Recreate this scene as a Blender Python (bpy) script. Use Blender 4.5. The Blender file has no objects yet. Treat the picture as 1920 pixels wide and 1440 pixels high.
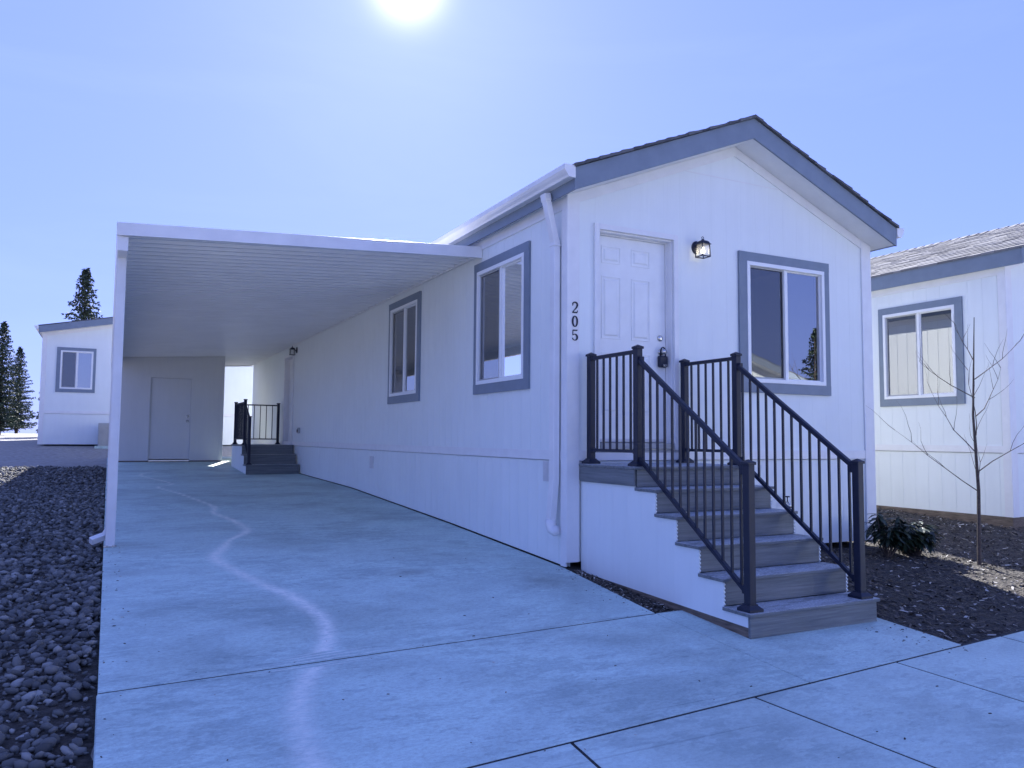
import bpy, bmesh, math, random
from mathutils import Vector, Matrix, noise as mnoise
random.seed(7)
D = bpy.data
scn = bpy.context.scene
col = scn.collection

# ------------------------------------------------------------------ camera
CAM = Vector((-3.746, -6.206, 1.170))
RX = Vector((0.89009739, -0.45570535, 0.00769904))
UP = Vector((-0.0382555, -0.05786772, 0.99759102))
FW = Vector((0.45416204, 0.88824769, 0.06894114))
cd = D.cameras.new('camera'); cam = D.objects.new('camera', cd); col.objects.link(cam)
m = Matrix((RX, UP, -FW)).transposed().to_4x4(); m.translation = CAM
cam.matrix_world = m
cd.sensor_width = 36; cd.lens = 36 * 1476.64 / 1920
cd.clip_start = 0.05; cd.clip_end = 3000
scn.camera = cam

# ------------------------------------------------------------------ light
SUN_AZ, SUN_EL = math.radians(19.0), math.radians(30.7)
w = D.worlds.new('World'); scn.world = w; w.use_nodes = True
nt = w.node_tree; nt.nodes.clear()
wo = nt.nodes.new('ShaderNodeOutputWorld'); bg = nt.nodes.new('ShaderNodeBackground')
sky = nt.nodes.new('ShaderNodeTexSky'); sky.sky_type = 'NISHITA'; sky.sun_disc = False
sky.sun_elevation = SUN_EL; sky.sun_rotation = SUN_AZ
sky.altitude = 50; sky.air_density = 1.0; sky.dust_density = 0.2; sky.ozone_density = 3.0
bg.inputs[1].default_value = 0.15
gm = nt.nodes.new('ShaderNodeGamma'); gm.inputs[1].default_value = .33      # a hazier, flatter sky than the model's
nt.links.new(sky.outputs[0], gm.inputs[0])
tn = nt.nodes.new('ShaderNodeMix'); tn.data_type = 'RGBA'; tn.blend_type = 'MULTIPLY'; tn.inputs[0].default_value = 1
tn.inputs[7].default_value = (.55, .69, 1.62, 1)
nt.links.new(gm.outputs[0], tn.inputs[6]); 
# bright aureole of the sky round the sun
wtc = nt.nodes.new('ShaderNodeTexCoord'); wdt = nt.nodes.new('ShaderNodeVectorMath'); wdt.operation = 'DOT_PRODUCT'
nt.links.new(wtc.outputs['Generated'], wdt.inputs[0]); wdt.inputs[1].default_value = (math.sin(SUN_AZ)*math.cos(SUN_EL), math.cos(SUN_AZ)*math.cos(SUN_EL), math.sin(SUN_EL))
wcl = nt.nodes.new('ShaderNodeTexNoise'); wcm = nt.nodes.new('ShaderNodeMapping'); wcm.inputs['Scale'].default_value = (1.2, 1.0, 5.0); wcm.inputs['Rotation'].default_value = (0, .35, .4)
nt.links.new(wtc.outputs['Generated'], wcm.inputs[0]); nt.links.new(wcm.outputs[0], wcl.inputs[0]); wcl.inputs['Scale'].default_value = 1.6; wcl.inputs['Detail'].default_value = 7; wcl.inputs['Roughness'].default_value = .62; wcl.inputs['Distortion'].default_value = .8
wcr = nt.nodes.new('ShaderNodeMapRange'); wcr.inputs[1].default_value = .45; wcr.inputs[2].default_value = .8; wcr.inputs[3].default_value = 0; wcr.inputs[4].default_value = .07
nt.links.new(wcl.outputs[0], wcr.inputs[0])
wci = nt.nodes.new('ShaderNodeMix'); wci.data_type = 'RGBA'; nt.links.new(wcr.outputs[0], wci.inputs[0]); nt.links.new(tn.outputs[2], wci.inputs[6]); wci.inputs[7].default_value = (1.9, 2.3, 3.2, 1)
prev = wci.outputs[2]
for pw, cc_ in ((12, (.07, .08, .12)), (70, (.16, .18, .18)), (1700, (3.2, 3.0, 2.2))):
    wp = nt.nodes.new('ShaderNodeMath'); wp.operation = 'POWER'; wm = nt.nodes.new('ShaderNodeMath'); wm.operation = 'MAXIMUM'; wm.inputs[1].default_value = 0
    nt.links.new(wdt.outputs['Value'], wm.inputs[0]); nt.links.new(wm.outputs[0], wp.inputs[0]); wp.inputs[1].default_value = pw
    wa = nt.nodes.new('ShaderNodeMix'); wa.data_type = 'RGBA'; wa.blend_type = 'ADD'; wa.clamp_factor = True; wa.inputs[7].default_value = (*cc_, 1)
    nt.links.new(wp.outputs[0], wa.inputs[0]); nt.links.new(prev, wa.inputs[6]); prev = wa.outputs[2]
nt.links.new(prev, bg.inputs[0]); nt.links.new(bg.outputs[0], wo.inputs[0])
sd = D.lights.new('sun', 'SUN'); sd.energy = 5.0; sd.angle = math.radians(0.5); sd.color = (1.0, 0.985, 0.965)
sun = D.objects.new('sun', sd); col.objects.link(sun)
sdir = Vector((math.sin(SUN_AZ)*math.cos(SUN_EL), math.cos(SUN_AZ)*math.cos(SUN_EL), math.sin(SUN_EL)))
sun.rotation_euler = (-sdir).to_track_quat('-Z', 'Y').to_euler(); sun.location = (0, 0, 30)
vs = scn.view_settings
vs.view_transform = 'Standard'; vs.look = 'None'; vs.exposure = 1.66; vs.gamma = 1.0; vs.use_curve_mapping = False

# ------------------------------------------------------------------ terrain profile
GY = [-60, -14, -8, 0, 2.7, 7.1, 11.4, 15, 18, 22, 60, 900]
GZ = [-.45, -.5, -.6, 0, .13, .30, .37, .53, .58, .88, 1.3, 1.3]
def lift_x(x, y):
    t = max(0, min(1, (x-4.3)/2.0)); q = max(0, min(1, (y+1.5)/1.5)); return .10*t*t*(3-2*t)*q
def gz(y):
    if y <= GY[0]: return GZ[0]
    for a, b, c, d in zip(GY, GY[1:], GZ, GZ[1:]):
        if y <= b: return c + (d-c)*(y-a)/(b-a)
    return GZ[-1]

# ------------------------------------------------------------------ materials
def mat(name):
    mt = D.materials.new(name); mt.use_nodes = True
    n = mt.node_tree; b = n.nodes['Principled BSDF']
    return mt, n, b
def N(n, t, **k):
    x = n.nodes.new(t)
    for a, v in k.items(): setattr(x, a, v)
    return x
def noise(n, scale, detail=6, rough=.6, stretch=None, coord='Object', dist=0):
    tc = N(n, 'ShaderNodeTexCoord'); mp = N(n, 'ShaderNodeMapping')
    n.links.new(tc.outputs[coord], mp.inputs[0])
    if stretch: mp.inputs['Scale'].default_value = stretch
    t = N(n, 'ShaderNodeTexNoise'); n.links.new(mp.outputs[0], t.inputs[0])
    t.inputs['Scale'].default_value = scale; t.inputs['Detail'].default_value = detail
    t.inputs['Roughness'].default_value = rough; t.inputs['Distortion'].default_value = dist
    return t.outputs[0]
def ramp(n, src, stops):
    r = N(n, 'ShaderNodeValToRGB'); n.links.new(src, r.inputs[0])
    e = r.color_ramp.elements
    while len(e) < len(stops): e.new(.5)
    for i, (p, c) in enumerate(stops):
        e[i].position = p
        if not isinstance(c, tuple): c = (c, c, c)
        e[i].color = (*c, 1)
    return r.outputs[0]
def mixc(n, fac, a, b, mode='MIX'):
    x = N(n, 'ShaderNodeMix', data_type='RGBA', blend_type=mode)
    for i, v in ((0, fac), (6, a), (7, b)):
        if isinstance(v, (int, float)): x.inputs[i].default_value = v
        elif isinstance(v, tuple): x.inputs[i].default_value = (*v, 1)
        else: n.links.new(v, x.inputs[i])
    return x.outputs[2]
def bump(n, b, src, strength=.3, dist=.01, prev=None):
    x = N(n, 'ShaderNodeBump'); x.inputs['Strength'].default_value = strength; x.inputs['Distance'].default_value = dist
    n.links.new(src, x.inputs['Height'])
    if prev is not None: n.links.new(prev, x.inputs['Normal'])
    n.links.new(x.outputs[0], b.inputs['Normal']); return x.outputs[0]
def simple(name, c, rough=.5, metal=0, var=.06, vs_=6, bmp=0, bs=60, spec=.5, stretch=None):
    mt, n, b = mat(name)
    c2 = tuple(v*(1-var*1.6) for v in c); c1 = tuple(min(1, v*(1+var)) for v in c)
    n.links.new(ramp(n, noise(n, vs_, 5, .6, stretch), [(.3, c2), (.7, c1)]), b.inputs['Base Color'])
    b.inputs['Roughness'].default_value = rough; b.inputs['Metallic'].default_value = metal
    b.inputs['Specular IOR Level'].default_value = spec
    if bmp: bump(n, b, noise(n, bs, 3, .6, stretch), bmp, .002)
    return mt

def siding_mat(name, c):
    mt, n, b = mat(name)
    v = noise(n, 1.3, 5, .6); f = noise(n, 9, 5, .7, (1, 1, .12))
    a = ramp(n, v, [(.3, tuple(x*.95 for x in c)), (.7, c)])
    a = mixc(n, .5, a, ramp(n, f, [(.3, .93), (.65, 1.0)]), 'MULTIPLY')
    n.links.new(a, b.inputs['Base Color']); b.inputs['Roughness'].default_value = .55
    bump(n, b, noise(n, 60, 4, .7, (1, 1, .05)), .35, .003)
    return mt
M = {}
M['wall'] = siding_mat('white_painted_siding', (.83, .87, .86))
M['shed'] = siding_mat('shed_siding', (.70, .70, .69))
M['white_trim'] = simple('white_trim_paint', (.80, .80, .80), .45, var=.03)
M['gray_trim'] = simple('slate_trim_paint', (.195, .24, .30), .5, var=.06, bmp=.2, bs=80)
M['vinyl'] = simple('white_vinyl', (.84, .85, .85), .3, var=.02)
M['door'] = simple('door_white', (.84, .85, .84), .4, var=.03)
M['gutter'] = simple('white_gutter_metal', (.80, .80, .80), .28, var=.05, vs_=3)
M['pan'] = simple('white_roof_pan_metal', (.86, .86, .86), .32, var=.03, vs_=2)
M['dark'] = simple('black_powder_coat', (.005, .009, .028), .5, var=.15, vs_=30, bmp=.1, bs=300)
M['steel'] = simple('satin_steel', (.62, .61, .58), .22, 1, .04)
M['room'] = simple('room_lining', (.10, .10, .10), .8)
M['vent'] = simple('vent_plastic', (.70, .70, .70), .5)
M['bark'] = simple('branch_bark', (.09, .07, .06), .9, var=.3, vs_=40, bmp=.5)
M['tree_bark'] = simple('conifer_bark', (.08, .055, .04), .9, var=.3, vs_=20, bmp=.6, bs=20)
M['needle'] = simple('conifer_needles', (.035, .06, .035), .7, var=.5, vs_=1.2)
M['leaf'] = simple('rhododendron_leaf', (.022, .04, .022), .4, var=.4, vs_=14)
M['blind'] = simple('window_blind', (.5, .5, .5), .6)
M['ac'] = simple('air_conditioner_metal', (.42, .43, .43), .5)

def glass_mat():
    mt, n, b = mat('window_glass')
    o = n.nodes['Material Output']; n.nodes.remove(b)
    tr = N(n, 'ShaderNodeBsdfTransparent'); tr.inputs[0].default_value = (.62, .66, .68, 1)
    gl = N(n, 'ShaderNodeBsdfGlossy'); gl.inputs[0].default_value = (1, 1, 1, 1); gl.inputs['Roughness'].default_value = .0
    bm_ = N(n, 'ShaderNodeBump'); bm_.inputs['Strength'].default_value = .04; bm_.inputs['Distance'].default_value = .01
    n.links.new(noise(n, 1.6, 2, .4), bm_.inputs['Height']); n.links.new(bm_.outputs[0], gl.inputs['Normal'])
    fr = N(n, 'ShaderNodeFresnel'); fr.inputs[0].default_value = 4.3
    mx = N(n, 'ShaderNodeMixShader')
    n.links.new(fr.outputs[0], mx.inputs[0]); n.links.new(tr.outputs[0], mx.inputs[1]); n.links.new(gl.outputs[0], mx.inputs[2])
    n.links.new(mx.outputs[0], o.inputs[0]); return mt
M['glass'] = glass_mat()
def screen_mat():
    mt, n, b = mat('insect_screen')
    o = n.nodes['Material Output']
    tr = N(n, 'ShaderNodeBsdfTransparent'); mx = N(n, 'ShaderNodeMixShader'); mx.inputs[0].default_value = .42
    b.inputs['Base Color'].default_value = (.03, .035, .045, 1); b.inputs['Roughness'].default_value = .6
    n.links.new(tr.outputs[0], mx.inputs[1]); n.links.new(b.outputs[0], mx.inputs[2]); n.links.new(mx.outputs[0], o.inputs[0])
    return mt
M['screen'] = screen_mat()

def concrete_mat(name, base, k=1.0):
    mt, n, b = mat(name)
    a = noise(n, .55, 5, .6, (1, 1.3, 1), dist=.6)
    s = noise(n, 1.9, 8, .7, (.8, 1.2, 1), dist=.3)
    f = noise(n, 42, 8, .9, (.7, 1.2, 1))
    c = ramp(n, a, [(.36, tuple(x*.80 for x in base)), (.50, base), (.64, tuple(x*1.06 for x in base))])
    c = mixc(n, .6*k, c, ramp(n, s, [(.40, (.78, .80, .83)), (.50, (.97, .97, .98)), (.58, (1.06, 1.06, 1.05))]), 'MULTIPLY')
    # scaled-off cement skin: crisp-edged light flakes and darker pits, in zones
    zone = ramp(n, noise(n, .8, 3, .5, (1, 1.5, 1), dist=.3), [(.42, 0.0), (.56, 1.0)])
    fl = ramp(n, noise(n, 9, 10, .72, (.55, 1.35, 1), dist=.25), [(.485, 0.0), (.52, 1.0)])
    mz = N(n, 'ShaderNodeMath', operation='MULTIPLY'); n.links.new(zone, mz.inputs[0]); n.links.new(fl, mz.inputs[1])
    c = mixc(n, mz.outputs[0], c, mixc(n, 1.0, c, (.84, .855, .87), 'MULTIPLY'))
    zone2 = ramp(n, noise(n, 1.1, 3, .5, (1, 1.4, 1)), [(.46, 0.0), (.6, .8)])
    pt = ramp(n, noise(n, 15, 8, .7, (.5, 1.5, 1)), [(.40, 1.0), (.43, 0.0)])
    mz2 = N(n, 'ShaderNodeMath', operation='MULTIPLY'); n.links.new(zone2, mz2.inputs[0]); n.links.new(pt, mz2.inputs[1])
    c = mixc(n, mz2.outputs[0], c, mixc(n, 1.0, c, (.74, .76, .79), 'MULTIPLY'))
    c = mixc(n, .6*k, c, ramp(n, f, [(.42, .72), (.5, 1.0), (.58, 1.18)]), 'MULTIPLY')
    scr = noise(n, 2.6, 3, .5, (.22, 5.5, 1), dist=.3)
    c = mixc(n, .6*k, c, ramp(n, scr, [(.24, (.5, .52, .55)), (.29, (1, 1, 1))]), 'MULTIPLY')
    scr2 = noise(n, 3.4, 4, .6, (.3, 4.0, 1), dist=.5)
    c = mixc(n, .5*k, c, ramp(n, scr2, [(.66, (1, 1, 1)), (.72, (1.25, 1.25, 1.22))]), 'MULTIPLY')
    at = N(n, 'ShaderNodeAttribute'); at.attribute_name = 'streak'
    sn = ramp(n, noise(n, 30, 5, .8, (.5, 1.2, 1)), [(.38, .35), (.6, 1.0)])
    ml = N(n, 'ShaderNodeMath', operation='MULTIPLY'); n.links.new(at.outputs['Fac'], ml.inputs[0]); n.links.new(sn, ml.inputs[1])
    c = mixc(n, ml.outputs[0], c, (.96, .95, .86))  # pale winding streak blended into the slab colour
    at2 = N(n, 'ShaderNodeAttribute'); at2.attribute_name = 'damp'
    c = mixc(n, at2.outputs['Fac'], c, (.17, .18, .17))
    n.links.new(c, b.inputs['Base Color'])
    n.links.new(ramp(n, s, [(.3, .5), (.7, .8)]), b.inputs['Roughness'])
    b.inputs['Specular IOR Level'].default_value = .35
    p = bump(n, b, f, .35, .004); bump(n, b, s, .2, .006, p)
    return mt
M['concrete'] = concrete_mat('driveway_concrete', (.54, .68, .64))
M['concrete2'] = concrete_mat('sidewalk_concrete', (.54, .67, .63), .7)

def mulch_mat():
    mt, n, b = mat('bark_mulch')
    v = N(n, 'ShaderNodeTexVoronoi'); v.inputs['Scale'].default_value = 26
    tc = N(n, 'ShaderNodeTexCoord'); n.links.new(tc.outputs['Object'], v.inputs['Vector'])
    c = ramp(n, noise(n, 20, 8, .8), [(.3, (.035, .03, .027)), (.5, (.09, .078, .066)), (.68, (.17, .145, .12)), (.8, (.30, .27, .23))])
    c = mixc(n, .6, c, ramp(n, v.outputs['Distance'], [(.0, 1.1), (.5, .5)]), 'MULTIPLY')
    c = mixc(n, .5, c, ramp(n, noise(n, .5, 4), [(.35, (.8, .8, .8)), (.65, (1.2, 1.15, 1.1))]), 'MULTIPLY')
    n.links.new(c, b.inputs['Base Color']); b.inputs['Roughness'].default_value = .95
    p = bump(n, b, noise(n, 24, 8, .8), .9, .03); bump(n, b, v.outputs['Distance'], .8, .03, p)
    return mt
M['mulch'] = mulch_mat()
M['ground'] = simple('pale_gravel_soil', (.31, .29, .265), .95, var=.22, vs_=9, bmp=.9, bs=22)
def chip_mat(name, stops, sc=9):
    mt, n, b = mat(name)
    g = N(n, 'ShaderNodeNewGeometry')
    n.links.new(ramp(n, g.outputs['Random Per Island'], stops), b.inputs['Base Color'])
    b.inputs['Roughness'].default_value = .85
    bump(n, b, noise(n, 60, 4), .4, .004)
    return mt
M['chips'] = chip_mat('bark_chips', [(0, (.03, .026, .022)), (.55, (.085, .07, .058)), (.88, (.17, .14, .11)), (.96, (.55, .52, .47))])
M['stones'] = chip_mat('river_stones', [(0, (.06, .06, .06)), (.5, (.13, .13, .125)), (.85, (.2, .195, .185)), (1, (.34, .33, .31))])
M['asphalt'] = simple('road_asphalt', (.28, .29, .29), .85, var=.3, vs_=70, bmp=.6, bs=160)

def plank_mat(nm='composite_decking', yg=False):
    mt, n, b = mat(nm)
    a = noise(n, 7, 8, .75, (4.5, .18, 4.5) if yg else (.18, 4.5, 4.5), dist=.35)
    f = noise(n, 40, 6, .8, (4, .08, 4) if yg else (.08, 4, 4))
    c = ramp(n, a, [(.3, (.09, .105, .11)), (.5, (.165, .18, .185)), (.72, (.25, .265, .265))])
    c = mixc(n, .6, c, ramp(n, f, [(.3, .72), (.7, 1.15)]), 'MULTIPLY')
    g = N(n, 'ShaderNodeNewGeometry'); sx = N(n, 'ShaderNodeSeparateXYZ'); n.links.new(g.outputs['True Normal'], sx.inputs[0])
    # dried salt residue lies only on the tread tops
    fr = ramp(n, noise(n, 3.6, 8, .75, (.8, 2.2, 1), dist=.6), [(.36, 0.05), (.50, .9)])
    fd = ramp(n, noise(n, 60, 4, .8), [(.4, .3), (.6, 1)])
    up = N(n, 'ShaderNodeMath', operation='MULTIPLY'); n.links.new(fr, up.inputs[0]); n.links.new(fd, up.inputs[1])
    u2 = N(n, 'ShaderNodeMath', operation='MULTIPLY'); u2.use_clamp = True; n.links.new(up.outputs[0], u2.inputs[0]); n.links.new(sx.outputs['Z'], u2.inputs[1])
    c = mixc(n, u2.outputs[0], c, (.62, .65, .68))
    n.links.new(c, b.inputs['Base Color']); b.inputs['Roughness'].default_value = .6
    bump(n, b, f, .4, .003)
    return mt
M['deck'] = plank_mat(); M['deck_side'] = plank_mat('composite_decking_side', True)
M['lumber'] = simple('treated_lumber', (.17, .13, .10), .8, var=.35, vs_=14, bmp=.5, bs=50, stretch=(6, .5, 4))

def shingle_mat(name, base, k=.42):
    mt, n, b = mat(name)
    g = N(n, 'ShaderNodeNewGeometry')
    tc = N(n, 'ShaderNodeTexCoord')
    c = ramp(n, g.outputs['Random Per Island'], [(0, tuple(x*(1-k) for x in base)), (.5, base), (1, tuple(x*(1+k) for x in base))])
    c = mixc(n, .6, c, ramp(n, noise(n, 90, 5, .8), [(.3, .6), (.7, 1.4)]), 'MULTIPLY')
    n.links.new(c, b.inputs['Base Color']); b.inputs['Roughness'].default_value = .9
    bump(n, b, noise(n, 120, 3, .7), .5, .004)
    return mt
M['shingle'] = shingle_mat('asphalt_shingles', (.10, .105, .115))
M['shingle_light'] = shingle_mat('weathered_shingles', (.21, .205, .205), .3)
def emit(name, c, s):
    mt, n, b = mat(name); b.inputs['Emission Color'].default_value = (*c, 1); b.inputs['Emission Strength'].default_value = s
    b.inputs['Base Color'].default_value = (*c, 1); return mt
M['bulb'] = emit('lit_bulb', (1, .88, .68), 3.5)
def clear_glass():
    mt, n, b = mat('lantern_glass'); o = n.nodes['Material Output']
    tr = N(n, 'ShaderNodeBsdfTransparent'); tr.inputs[0].default_value = (.93, .95, .95, 1)
    gl = N(n, 'ShaderNodeBsdfGlossy'); gl.inputs['Roughness'].default_value = .05
    df = N(n, 'ShaderNodeBsdfTranslucent'); df.inputs[0].default_value = (.9, .9, .85, 1)
    m1 = N(n, 'ShaderNodeMixShader'); m1.inputs[0].default_value = .12
    m2 = N(n, 'ShaderNodeMixShader'); m2.inputs[0].default_value = .2
    n.links.new(tr.outputs[0], m1.inputs[1]); n.links.new(gl.outputs[0], m1.inputs[2])
    n.links.new(m1.outputs[0], m2.inputs[1]); n.links.new(df.outputs[0], m2.inputs[2]); n.links.new(m2.outputs[0], o.inputs[0])
    n.nodes.remove(b); return mt
M['lantern_glass'] = clear_glass()

# ------------------------------------------------------------------ mesh helpers
def wloc(o):
    v = Vector((0, 0, 0))
    while o: v += Vector(o.location); o = o.parent
    return v
class MB:
    def __init__(s): s.bm = bmesh.new()
    def face(s, pts):
        try: return s.bm.faces.new([s.bm.verts.new(p) for p in pts])
        except ValueError: return None
    def box(s, a, b, bev=0):
        a, b = Vector(a), Vector(b); x0, y0, z0 = (min(a[i], b[i]) for i in range(3)); x1, y1, z1 = (max(a[i], b[i]) for i in range(3))
        return s.hexa([(x0,y0,z0),(x1,y0,z0),(x1,y1,z0),(x0,y1,z0),(x0,y0,z1),(x1,y0,z1),(x1,y1,z1),(x0,y1,z1)], bev)
    def hexa(s, P, bev=0):
        v = [s.bm.verts.new(p) for p in P]; fs = []
        for f in ((3,2,1,0),(4,5,6,7),(0,1,5,4),(1,2,6,5),(2,3,7,6),(3,0,4,7)):
            fs.append(s.bm.faces.new([v[i] for i in f]))
        if bev:
            ed = list({e for f in fs for e in f.edges})
            bmesh.ops.bevel(s.bm, geom=ed, offset=bev, segments=2, affect='EDGES', profile=.5)
        return v
    def bar(s, p, q, wd, ht, up=(0, 0, 1), bev=0):
        p, q = Vector(p), Vector(q); d = (q-p).normalized(); up = Vector(up)
        sx = d.cross(up); 
        if sx.length < 1e-5: sx = d.cross(Vector((1, 0, 0)))
        sx.normalize(); u = sx.cross(d).normalized(); a, b = sx*wd/2, u*ht/2
        return s.hexa([p-a-b, p+a-b, q+a-b, q-a-b, p-a+b, p+a+b, q+a+b, q-a+b], bev)
    def prism(s, poly, off):   # poly: list of 3D points, extruded by off
        off = Vector(off); n = len(poly)
        a = [s.bm.verts.new(p) for p in poly]; b = [s.bm.verts.new(Vector(p)+off) for p in poly]
        s.bm.faces.new(a); s.bm.faces.new(b[::-1])
        for i in range(n): s.bm.faces.new((a[i], b[i], b[(i+1) % n], a[(i+1) % n]))
    def tube(s, pts, r, seg=8, cap=True, sq=False):
        pts = [Vector(p) for p in pts]; rs = r if isinstance(r, (list, tuple)) else [r]*len(pts)
        rings = []
        ref = None
        for i, p in enumerate(pts):
            d = (pts[min(i+1, len(pts)-1)] - pts[max(i-1, 0)]).normalized()
            if ref is None:
                ref = d.cross(Vector((0, 0, 1)))
                if ref.length < 1e-3: ref = Vector((1, 0, 0))
            x = (ref - d*ref.dot(d)).normalized(); y = d.cross(x); ref = x
            rings.append([s.bm.verts.new(p + (x*math.cos(t) + y*math.sin(t))*rs[i]) for t in [2*math.pi*(k+(.5 if sq else 0))/seg for k in range(seg)]])
        for a, b in zip(rings, rings[1:]):
            for k in range(seg): s.bm.faces.new((a[k], a[(k+1) % seg], b[(k+1) % seg], b[k]))
        if cap: s.bm.faces.new(rings[0][::-1]); s.bm.faces.new(rings[-1])
    def lathe(s, c, prof, axis='Z', seg=20):
        c = Vector(c); rings = []
        ax = {'Z': (Vector((1,0,0)), Vector((0,1,0)), Vector((0,0,1))), 'Y': (Vector((1,0,0)), Vector((0,0,1)), Vector((0,-1,0))), 'X': (Vector((0,1,0)), Vector((0,0,1)), Vector((-1,0,0)))}[axis]
        for r, h in prof:
            rings.append([s.bm.verts.new(c + ax[0]*r*math.cos(2*math.pi*k/seg) + ax[1]*r*math.sin(2*math.pi*k/seg) + ax[2]*h) for k in range(seg)])
        for a, b in zip(rings, rings[1:]):
            for k in range(seg): s.bm.faces.new((a[k], a[(k+1) % seg], b[(k+1) % seg], b[k]))
        s.bm.faces.new(rings[0][::-1]); s.bm.faces.new(rings[-1])
    def build(s, name, m, parent=None, smooth=False, label=None, fix=True, bev=0):
        if fix: bmesh.ops.recalc_face_normals(s.bm, faces=s.bm.faces)
        off = wloc(parent) if parent else Vector((0, 0, 0))
        if off.length: bmesh.ops.translate(s.bm, verts=s.bm.verts, vec=-off)
        me = D.meshes.new(name); s.bm.to_mesh(me); s.bm.free()
        me.materials.append(m)
        if smooth:
            for p in me.polygons: p.use_smooth = True
        o = D.objects.new(name, me); col.objects.link(o)
        if parent: o.parent = parent
        if label: o['label'] = label
        if bev:
            md = o.modifiers.new('bevel', 'BEVEL'); md.width = bev; md.segments = 2; md.limit_method = 'ANGLE'
        return o
def thing(name, loc, label, cat, group=None):
    o = D.objects.new(name, None); col.objects.link(o); o.location = loc; o.empty_display_size = .2
    o['label'] = label; o['category'] = cat
    if group: o['group'] = group
    return o
def tag(o, label, cat, group=None):
    o['label'] = label; o['category'] = cat
    if group: o['group'] = group
    return o
def structure(o, kind='structure'):
    o['kind'] = kind; return o
def copy_tree(o, parent=None):
    c = o.copy(); col.objects.link(c)
    if parent: c.parent = parent
    for ch in o.children: copy_tree(ch, c)
    return c

def siding(mb, org, ud, nd, u0, u1, zb, zt, holes=(), pitch=.203, gw=.008, dp=.003, th=.1, breaks=(), phase=.1):
    """A grooved panel wall in the plane org + u*ud, outward normal nd; holes = (u0,u1,z0,z1)."""
    org, ud, nd = Vector(org), Vector(ud), Vector(nd)
    cuts = {round(u0, 4), round(u1, 4)} | {round(b, 4) for b in breaks if u0 < b < u1}
    for h in holes: cuts |= {round(h[0], 4), round(h[1], 4)}
    gro = []
    u = u0 + phase
    while u < u1 - .02:
        if all(abs(u-c) > .02 for c in cuts): gro.append(u)
        u += pitch
    gs = {round(g-gw/2, 4) for g in gro} | {round(g+gw/2, 4) for g in gro}
    us = sorted(cuts | gs)
    def isg(a, b): m_ = (a+b)/2; return any(abs(m_-g) < gw*.4 for g in gro)
    def P(u, z, d): return org + ud*u + nd*d + Vector((0, 0, z))
    prev = 0
    for a, b in zip(us, us[1:]):
        d = -dp if isg(a, b) else 0
        zs = [(h[2], h[3]) for h in holes if h[0] < (a+b)/2 < h[1]]
        zs.sort(); segs = []; lo = None
        for h in zs: segs.append((lo, h[0])); lo = h[1]
        segs.append((lo, None))
        for l, h in segs:
            la, lb = (zb(a), zb(b)) if l is None else (l, l)
            ha, hb = (zt(a), zt(b)) if h is None else (h, h)
            mb.face([P(a, la, d), P(b, lb, d), P(b, hb, d), P(a, ha, d)])
            if th: mb.face([P(a, la, -th), P(a, ha, -th), P(b, hb, -th), P(b, lb, -th)])
            if d != prev and l is None and h is None:
                mb.face([P(a, la, prev), P(a, la, d), P(a, ha, d), P(a, ha, prev)])
            elif d != prev:
                mb.face([P(a, la, prev), P(a, la, d), P(a, ha, d), P(a, ha, prev)])
        prev = d
    if th:
        for h in holes:
            a, b, c, e = h
            mb.face([P(a, c, 0), P(b, c, 0), P(b, c, -th), P(a, c, -th)]); mb.face([P(a, e, 0), P(a, e, -th), P(b, e, -th), P(b, e, 0)])
            mb.face([P(a, c, 0), P(a, c, -th), P(a, e, -th), P(a, e, 0)]); mb.face([P(b, c, 0), P(b, e, 0), P(b, e, -th), P(b, c, -th)])

# local frames on a wall: maps (u, depth out of wall, z) to the world
class Frame:
    def __init__(s, org, ud, nd): s.o, s.u, s.n = Vector(org), Vector(ud), Vector(nd)
    def p(s, u, d, z): return s.o + s.u*u + s.n*d + Vector((0, 0, z))
    def box(s, mb, u0, u1, d0, d1, z0, z1, bev=0):
        c = [s.p(u0, d0, z0), s.p(u1, d0, z0), s.p(u1, d1, z0), s.p(u0, d1, z0), s.p(u0, d0, z1), s.p(u1, d0, z1), s.p(u1, d1, z1), s.p(u0, d1, z1)]
        return mb.hexa(c, bev)

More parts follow.
